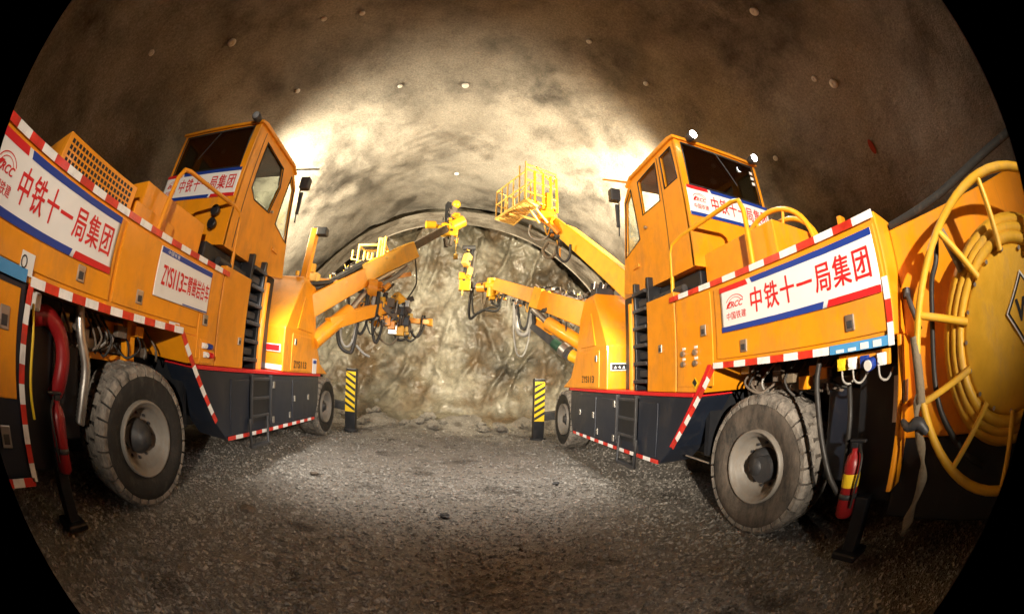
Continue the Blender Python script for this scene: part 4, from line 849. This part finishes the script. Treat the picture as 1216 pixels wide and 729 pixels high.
# ---- cable reel on the back of the right machine
def reel():
    mk = lambda n, g, m, par, b=0.: obj(n, g, m, par, False, b)
    bp = mk('rear_plate', G().box((.30, -3.6, 1.02), (2.6, -1.5, 2.40)), 'orange', RJ, .015)
    mk('rubber_edge', G().tube(smooth_path([(.31, -1.52, 2.42), (.30, -2.0, 2.46), (.30, -2.6, 2.55), (.3, -3.4, 2.6)], 5), .03, 8), 'rubber', bp)
    mk('lower_box', G().box((.34, -3.6, .45), (2.5, -1.46, 1.018)), 'black', RJ, .02)
    mk('corner_post', G().box((.08, -1.53, .72), (.30, -1.49, 1.70)), 'orange', RJ, .01)
    hg = mk('hinge', G().box((.09, -1.55, 1.28), (.2, -1.535, 1.42)), 'steel', RJ, .006)
    c = (-2.48, 1.56)
    rl = mk('cable_reel', G().tube([(.0, c[0] + .80 * math.cos(a), c[1] + .80 * math.sin(a)) for a in [2 * PI * k / 56 for k in range(56)]], .028, 10, closed=True), 'reelyellow', RJ)
    for k in range(10):
        a = 2 * PI * k / 10 + .27
        mk('spoke', G().cyl((.0, c[0] + .8 * math.cos(a), c[1] + .8 * math.sin(a)), (.06, c[0] + .40 * math.cos(a), c[1] + .40 * math.sin(a)), .023, 8), 'reelyellow', rl)
    for k, (x, r) in enumerate(((.10, .46), (.12, .51), (.15, .56), (.2, .58), (.26, .58))):
        mk('cable_coil', G().tube([(x, c[0] + r * math.cos(a), c[1] + r * math.sin(a)) for a in [2 * PI * q / 48 for q in range(48)]], .034, 10, closed=True), 'reelyellow', rl)
    mk('drum_cover', G().lathe([(.08, .001), (.075, .2), (.085, .40), (.10, .43), (.30, .43)], (0, c[0], c[1]), 48), 'reelyellow', rl)
    for k in range(16):
        a = 2 * PI * k / 16; mk('rivet', G().cyl((.08, c[0] + .405 * math.cos(a), c[1] + .405 * math.sin(a)), (.068, c[0] + .405 * math.cos(a), c[1] + .405 * math.sin(a)), .012, 8), 'steel', rl)
    g = G(); q = (-2.60, 1.64)
    def dia(s, x): return [(x, q[0] + s, q[1] - 0), (x, q[0], q[1] + s * 1.15), (x, q[0] - s, q[1]), (x, q[0], q[1] - s * 1.15)]
    mk('emblem', G().add(dia(.165, .064) + dia(.165, .07), [(0, 1, 2, 3), (4, 5, 6, 7), (0, 1, 5, 4), (1, 2, 6, 5), (2, 3, 7, 6), (3, 0, 4, 7)]), 'white', rl)
    mk('emblem', G().add(dia(.152, .061), [(0, 1, 2, 3)]), 'lettering', rl)
    mk('emblem', G().add(dia(.136, .058), [(0, 1, 2, 3)]), 'reelyellow', rl)
    g = G(); place_text(g, 'W', q[0] + .075, q[0] - .075, q[1] - .055, q[1] + .055, .055, 0, .03); mk('lettering', g, 'lettering', rl)
    mk('power_cable', G().tube(smooth_path([(.12, -1.95, 2.20), (.1, -1.9, 2.05), (.1, -1.82, 1.9), (.14, -1.78, 1.5), (.14, -1.86, 1.2), (.16, -2.1, .95), (.2, -2.3, .85)], 6), .022, 8), 'hose', rl)
    mk('power_cable', G().tube(smooth_path([(.08, -2.0, 2.2), (.06, -2.06, 2.05), (.1, -2.1, 1.95)], 5), .03, 8), 'rag', rl)
    mk('lever', G().tube([(.26, -1.56, 1.96), (.22, -1.60, 1.86), (.22, -1.66, 1.70)], .022, 8).cyl((.27, -1.56, 1.98), (.26, -1.56, 1.92), .035, 10), 'darkgrey', RJ)
    # water hose ring on the deck
    wr = mk('hose_ring', G().tube([(1.0, .28 + .62 * math.cos(a), 2.78 + .58 * math.sin(a)) for a in [PI * k / 20 for k in range(21)]], .032, 8).tube([(1.25, .28 + .55 * math.cos(a), 2.78 + .52 * math.sin(a)) for a in [PI * k / 20 for k in range(21)]], .032, 8), 'yellow', RJ)
    for a in (.5, 1.2, 2.0): mk('ring_bar', G().cyl((1.0, .28 + .62 * math.cos(a), 2.78 + .58 * math.sin(a)), (1.05, .28 + .1 * math.cos(a), 2.7), .02, 8), 'yellow', wr)
    mk('deck_post', G().beam((1.2, -.62, 2.47), (1.2, -.66, 3.0), .12, .06), 'orange', RJ, .01)
    mk('deck_pipe', G().cyl((.6, -.2, 2.52), (.6, .2, 2.52), .06, 12), 'greyhose', RJ)
reel()

# ------------------------------------------------------------------ banners and sign board hung on the machines
def wrinkle(objs, sx, y0, y1, z0_, z1, amp):
    for o in objs:
        for v in o.data.vertices:
            t = (v.co.y - y0) / (y1 - y0); q = (v.co.z - z0_) / (z1 - z0_)
            w = noise.noise(Vector((t * 5 + q * 1.5, q * 1.2, y0 * 3))) * .6 + noise.noise(Vector((t * 14 - q * 3, q * 2, 4))) * .4 + .35 * math.sin(t * 9 + q * 4)
            v.co.x += sx * amp * (w + .9) * (.35 + .65 * min(1, 6 * min(t, 1 - t, .5)))
r = thing('banner', 'long white banner with red characters on the side of the rig with the cable reel', 'banner', (XR, YR, 0), 'company banners on the rigs')
banner_geo(r, False, .29, -1.44, 1.965, 2.375, -1, -.012); wrinkle(list(r.children), -1, .29, -1.44, 1.965, 2.375, .007)
r = thing('banner', 'long white banner with red characters below the vented grille box', 'banner', (XL, YL, 0), 'company banners on the rigs')
banner_geo(r, True, -2.21, -.67, 1.965, 2.395, 1, -.012); wrinkle(list(r.children), 1, -2.21, -.67, 1.965, 2.395, .007)
def cab_banner(X0, Y0, mir, label, rev):
    """the same banner turned on to the back wall of a cab, under its window"""
    r = thing('banner', label, 'banner', (X0, Y0, 0), 'company banners on the rigs')
    before = set(bpy.data.objects)
    banner_geo(r, mir, 0, 1.0, 0, 1.0, 1, 0, 'character', .22)
    new = [o for o in bpy.data.objects if o not in before]
    # local frame of banner_geo: y = along, z = up, x = out of the banner
    z0_, z1, xa, xb = (3.43, 3.84, .22, 1.78)
    for o in new:
        for v in o.data.vertices:
            a = v.co.y; b = v.co.z; d = (v.co.x if not mir else -v.co.x)
            x = (xa + (xb - xa) * a) if not rev else (xb - (xb - xa) * a)
            v.co = ((-x if mir else x), .868 + (.28 if mir else 0) + d * 1.0, z0_ + (z1 - z0_) * b)
    return r
cab_banner(XR, YR, False, 'white banner under the rear window of the cab with lit lamps', False)
cab_banner(XL, YL, True, 'white banner under the rear window of the cab with unlit lamps', True)
sb = thing('sign_board', 'small white board with red model lettering and a blue header strip', 'sign', (XL, YL, 0))
obj('board', G().box((-.03, -.075, 1.945), (-.012, .825, 2.375)), 'white', sb, True, .004)
obj('board_header', G().box((-.034, -.07, 2.32), (-.029, .82, 2.37)), 'blue', sb, True)
obj('board_footer', G().box((-.034, .38, 1.95), (-.029, .82, 1.962)), 'blue', sb, True)
for k, ch in enumerate('ZYS113三臂凿岩台车'):
    w = .052 if k < 6 else .072
    a = .0 + (k * .056 if k < 6 else 6 * .056 + (k - 6) * .080)
    vs, fs, (p, q, c, d) = glyphs(ch, .022); 
    h0, h1 = (0, .70) if k < 6 else (-.08, .82)
    yy = lambda v: a + ((v[0] - p) / (q - p) * w if k < 6 and ch != '1' else ((v[0] - p) / (q - p) * w * .28 + w * .3 if ch == '1' else ((v[0] - (p + q) / 2) / .94 + .5) * w))
    obj('character', G().add([(-.0345 + v[2], yy(v), 2.06 + .17 * (v[1] - h0) / (h1 - h0)) for v in vs], fs), 'red', sb, True)
for k, ch in enumerate('中国铁建'):
    g = G(); place_text(g, ch, .02 + .05 * k, .06 + .05 * k, 2.328, 2.362, -.036, 0, .0); obj('character', g, 'white', sb, True)

# ------------------------------------------------------------------ loose things
def extinguisher(X0, Y0, mir, x, y, z, label, lean=0.):
    e = thing('fire_extinguisher', label, 'fire extinguisher', (X0, Y0, 0), 'fire extinguishers by the rear wheels')
    obj('cylinder', G().lathe([(-.01, .002), (0, .06), (.02, .075), (.40, .075), (.46, .06), (.49, .03), (.52, .028), (.52, .002)], (x, y, z), 20, axis='z'), 'extred', e, mir)
    obj('valve', G().box((x - .03, y - .03, z + .52), (x + .03, y + .03, z + .56)).box((x - .02, y - .10, z + .56), (x + .02, y + .05, z + .58)), 'black', e, mir, .005)
    obj('hose', G().tube(smooth_path([(x, y - .04, z + .54), (x - .06, y - .10, z + .45), (x - .08, y - .09, z + .25), (x - .07, y - .08, z + .1)], 5), .011, 8), 'hose', e, mir)
    obj('bracket', G().lathe([(.15, .076), (.15, .08), (.19, .08), (.19, .076)], (x, y, z), 20, axis='z').box((x + .06, y - .04, z - .03), (x + .6, y + .04, z + .0)), 'darkgrey', e, mir)
    if not mir: obj('label', G().lathe([(.24, .0765), (.34, .0765)], (x, y, z), 20, axis='z'), 'hazard' if not mir else 'white', e, mir)
    return e
extinguisher(XR, YR, False, .2, -1.1, .46, 'red fire extinguisher with yellow label, behind the muddy wheel next to the cable reel')
extinguisher(XL, YL, True, .2, -1.05, .48, 'dark red fire extinguisher with a black hose, below the fat red pipe')
def leg(X0, Y0, mir, x, y, zb, label):
    e = thing('jack_leg', label, 'jack', (X0, Y0, 0), 'rear support jacks')
    obj('leg', G().box((x, y - .06, zb + .06), (x + .12, y + .06, .62)), 'black', e, mir, .01)
    obj('foot', G().box((x - .06, y - .12, zb), (x + .18, y + .12, zb + .06)), 'black', e, mir, .015)
leg(XR, YR, False, .20, -1.24, .13, 'black support jack by the red extinguisher near the cable reel')
leg(XL, YL, True, .2, -1.08, .02, 'black support jack under the fat red pipe and its extinguisher')
t = thing('rag', 'dirty tan cloth strip tied to the cable reel and hanging to the ground', 'rag', (XR, YR, 0))
pts = smooth_path([(-.03, -1.70, 1.34), (-.05, -1.70, 1.2), (-.05, -1.78, 1.0), (-.06, -1.82, .85), (-.06, -1.79, .65), (-.05, -1.78, .50)], 6)
g = G(); vs = []
for i, p in enumerate(pts):
    w = .022 + .010 * math.sin(i * .8) + .008 * i / len(pts)
    vs += [(p.x - .01 * math.sin(i), p.y - w, p.z), (p.x + .012 * math.sin(i * 1.3), p.y, p.z), (p.x - .006, p.y + w, p.z)]
fs = []
for i in range(len(pts) - 1):
    for j in range(2): fs.append((3 * i + j, 3 * i + j + 1, 3 * i + j + 4, 3 * i + j + 3))
g.add(vs, fs, 0, True)
o = obj('strip', g, 'rag', t); s = o.modifiers.new('solid', 'SOLIDIFY'); s.thickness = .008
obj('knot', G().tube(smooth_path([(-.05, -1.80, 1.12), (-.06, -1.72, 1.18), (-.06, -1.64, 1.16), (-.04, -1.58, 1.2)], 5), [.02, .03, .03, .035, .04, .04, .04, .04, .035, .03, .03, .03, .025, .025, .02, .015], 8), 'darkgrey', t)
obj('wrap', G().tube([(-.0, -1.66, 1.66), (-.0, -1.68, 1.50), (-.0, -1.70, 1.38), (-.02, -1.72, 1.28)], .036, 8), 'rag', t)

def lump(name, x, y, s, label, m='stone', cat='stone', group=None, flat=.6):
    me = bpy.data.meshes.new(name); bm = bmesh.new(); bmesh.ops.create_icosphere(bm, subdivisions=3, radius=1)
    for v in bm.verts:
        n = 1 + .35 * fbm(v.co.x * 1.3 + x * 7, v.co.y * 1.3, v.co.z * 1.3 + y * 3, 3); v.co = Vector((v.co.x * n * s, v.co.y * n * s * .8, v.co.z * n * s * flat))
    bm.to_mesh(me); bm.free(); me.materials.append(MATS[m]); o = link(name, me); o.location = (x, y, gz(x, y) + s * flat * .5); tag(o, label, cat, group)
    return o
lump('stone', -.03, 3.9, .055, 'small dark stone lying alone in the shaded middle of the floor', 'darkgrey')
lump('stone', -2.05, 3.16, .10, 'flat dark lump of muck on the gravel beside a large rear wheel', 'grime', flat=.3)
lump('stone', -1.9, 4.9, .07, 'small dark clod near the step of the rig with the grille box', 'grime', flat=.35)
lump('stone', 1.55, 5.1, .05, 'dark chip of rock near the step of the rig with the cable reel', 'darkgrey')
for k in range(26):
    x = rnd.uniform(-4.2, 4.2); y = 10.6 + .12 * abs(x) + rnd.uniform(-.3, .9); s = rnd.uniform(.06, .2)
    lump('rock', x, y, s, 'broken rock in the muck at the foot of the rock face', 'earth', 'rock', 'broken rocks below the face', .7)
# round plates of the rock bolts on the lining
pl = G().lathe([(0, .001), (.03, .02), (.012, .055), (.0, .06)], (0, 0, 0), 20, axis='z'); proto = None
spots = [(-3.96, 2.92, 6.02, 'large pale bolt plate in deep shade high above the grille box'), (-4.8, 2.02, 5.23, 'faint small bolt plate lowest in the deep shade above the grille box'), (-.17, 5.72, 7.46, 'bright bolt plate at the crown of the tunnel, nearer one'),
         (-.20, 9.75, 7.46, 'bright bolt plate at the crown, close to the rock face'), (3.13, 4.17, 6.81, 'small bolt plate on the roof above the cab with lit lamps'), (5.0, 1.36, 5.48, 'larger of two neighbouring bolt plates on the upper wall'),
         (4.83, 1.62, 5.65, 'smaller of two neighbouring bolt plates on the upper wall'), (3.77, 1.52, 6.46, 'large bolt plate highest on the roof on the cable reel side'), (-2.05, 3.56, 7.08, 'bolt plate highest on the roof on the grille box side'),
         (-2.65, 3.42, 6.83, 'bolt plate second highest on the roof on the grille box side'), (-1.54, 5.63, 7.24, 'bolt plate on the brown roof between the crown and the unlit cab'), (-3.39, 4.86, 6.42, 'bolt plate just above the roof of the unlit cab'),
         (5.26, 3.38, 5.21, 'bolt plate on the wall beside the outer lit cab lamp'), (1.92, 3.86, 7.25, 'bolt plate at the brown hollow in the roof')]
for k, (x, y, z, lb) in enumerate(spots):
    if proto is None: o = proto = obj('bolt_plate', pl, 'plate')
    else: o = proto.copy(); COL.objects.link(o)
    a = math.atan2(z - TZ, x - TX); r = TR - .03 + .16 * fbm(math.cos(a) * 2.2, y * .33, math.sin(a) * 2.2, 4) + .035 * fbm(math.cos(a) * 14, y * 2.2, math.sin(a) * 14, 3)
    o.location = (TX + math.cos(a) * r, y, TZ + math.sin(a) * r); n = Vector((-math.cos(a), 0, -math.sin(a)))
    o.rotation_euler = n.to_track_quat('Z', 'Y').to_euler(); s = 1.3 if k in (0, 2, 3, 5, 7) else .9; o.scale = (s, s, s)
    tag(o, lb, 'bolt plate', 'rock bolt plates on the lining')
o = obj('paint_mark', G().lathe([(0, .001), (.004, .07), (0, .09)], (0, 0, 0), 12, axis='z'), 'extred'); a = math.atan2(4.63 - TZ, 5.72 - TX); r = TR - .03 + .16 * fbm(math.cos(a) * 2.2, 1.42 * .33, math.sin(a) * 2.2, 4)
o.location = (TX + math.cos(a) * r, 1.42, TZ + math.sin(a) * r); o.rotation_euler = Vector((-math.cos(a), 0, -math.sin(a))).to_track_quat('Z', 'Y').to_euler(); o.scale = (.6, 1.4, 1)
tag(o, 'red paint mark sprayed on the wall above the cable reel', 'paint mark')
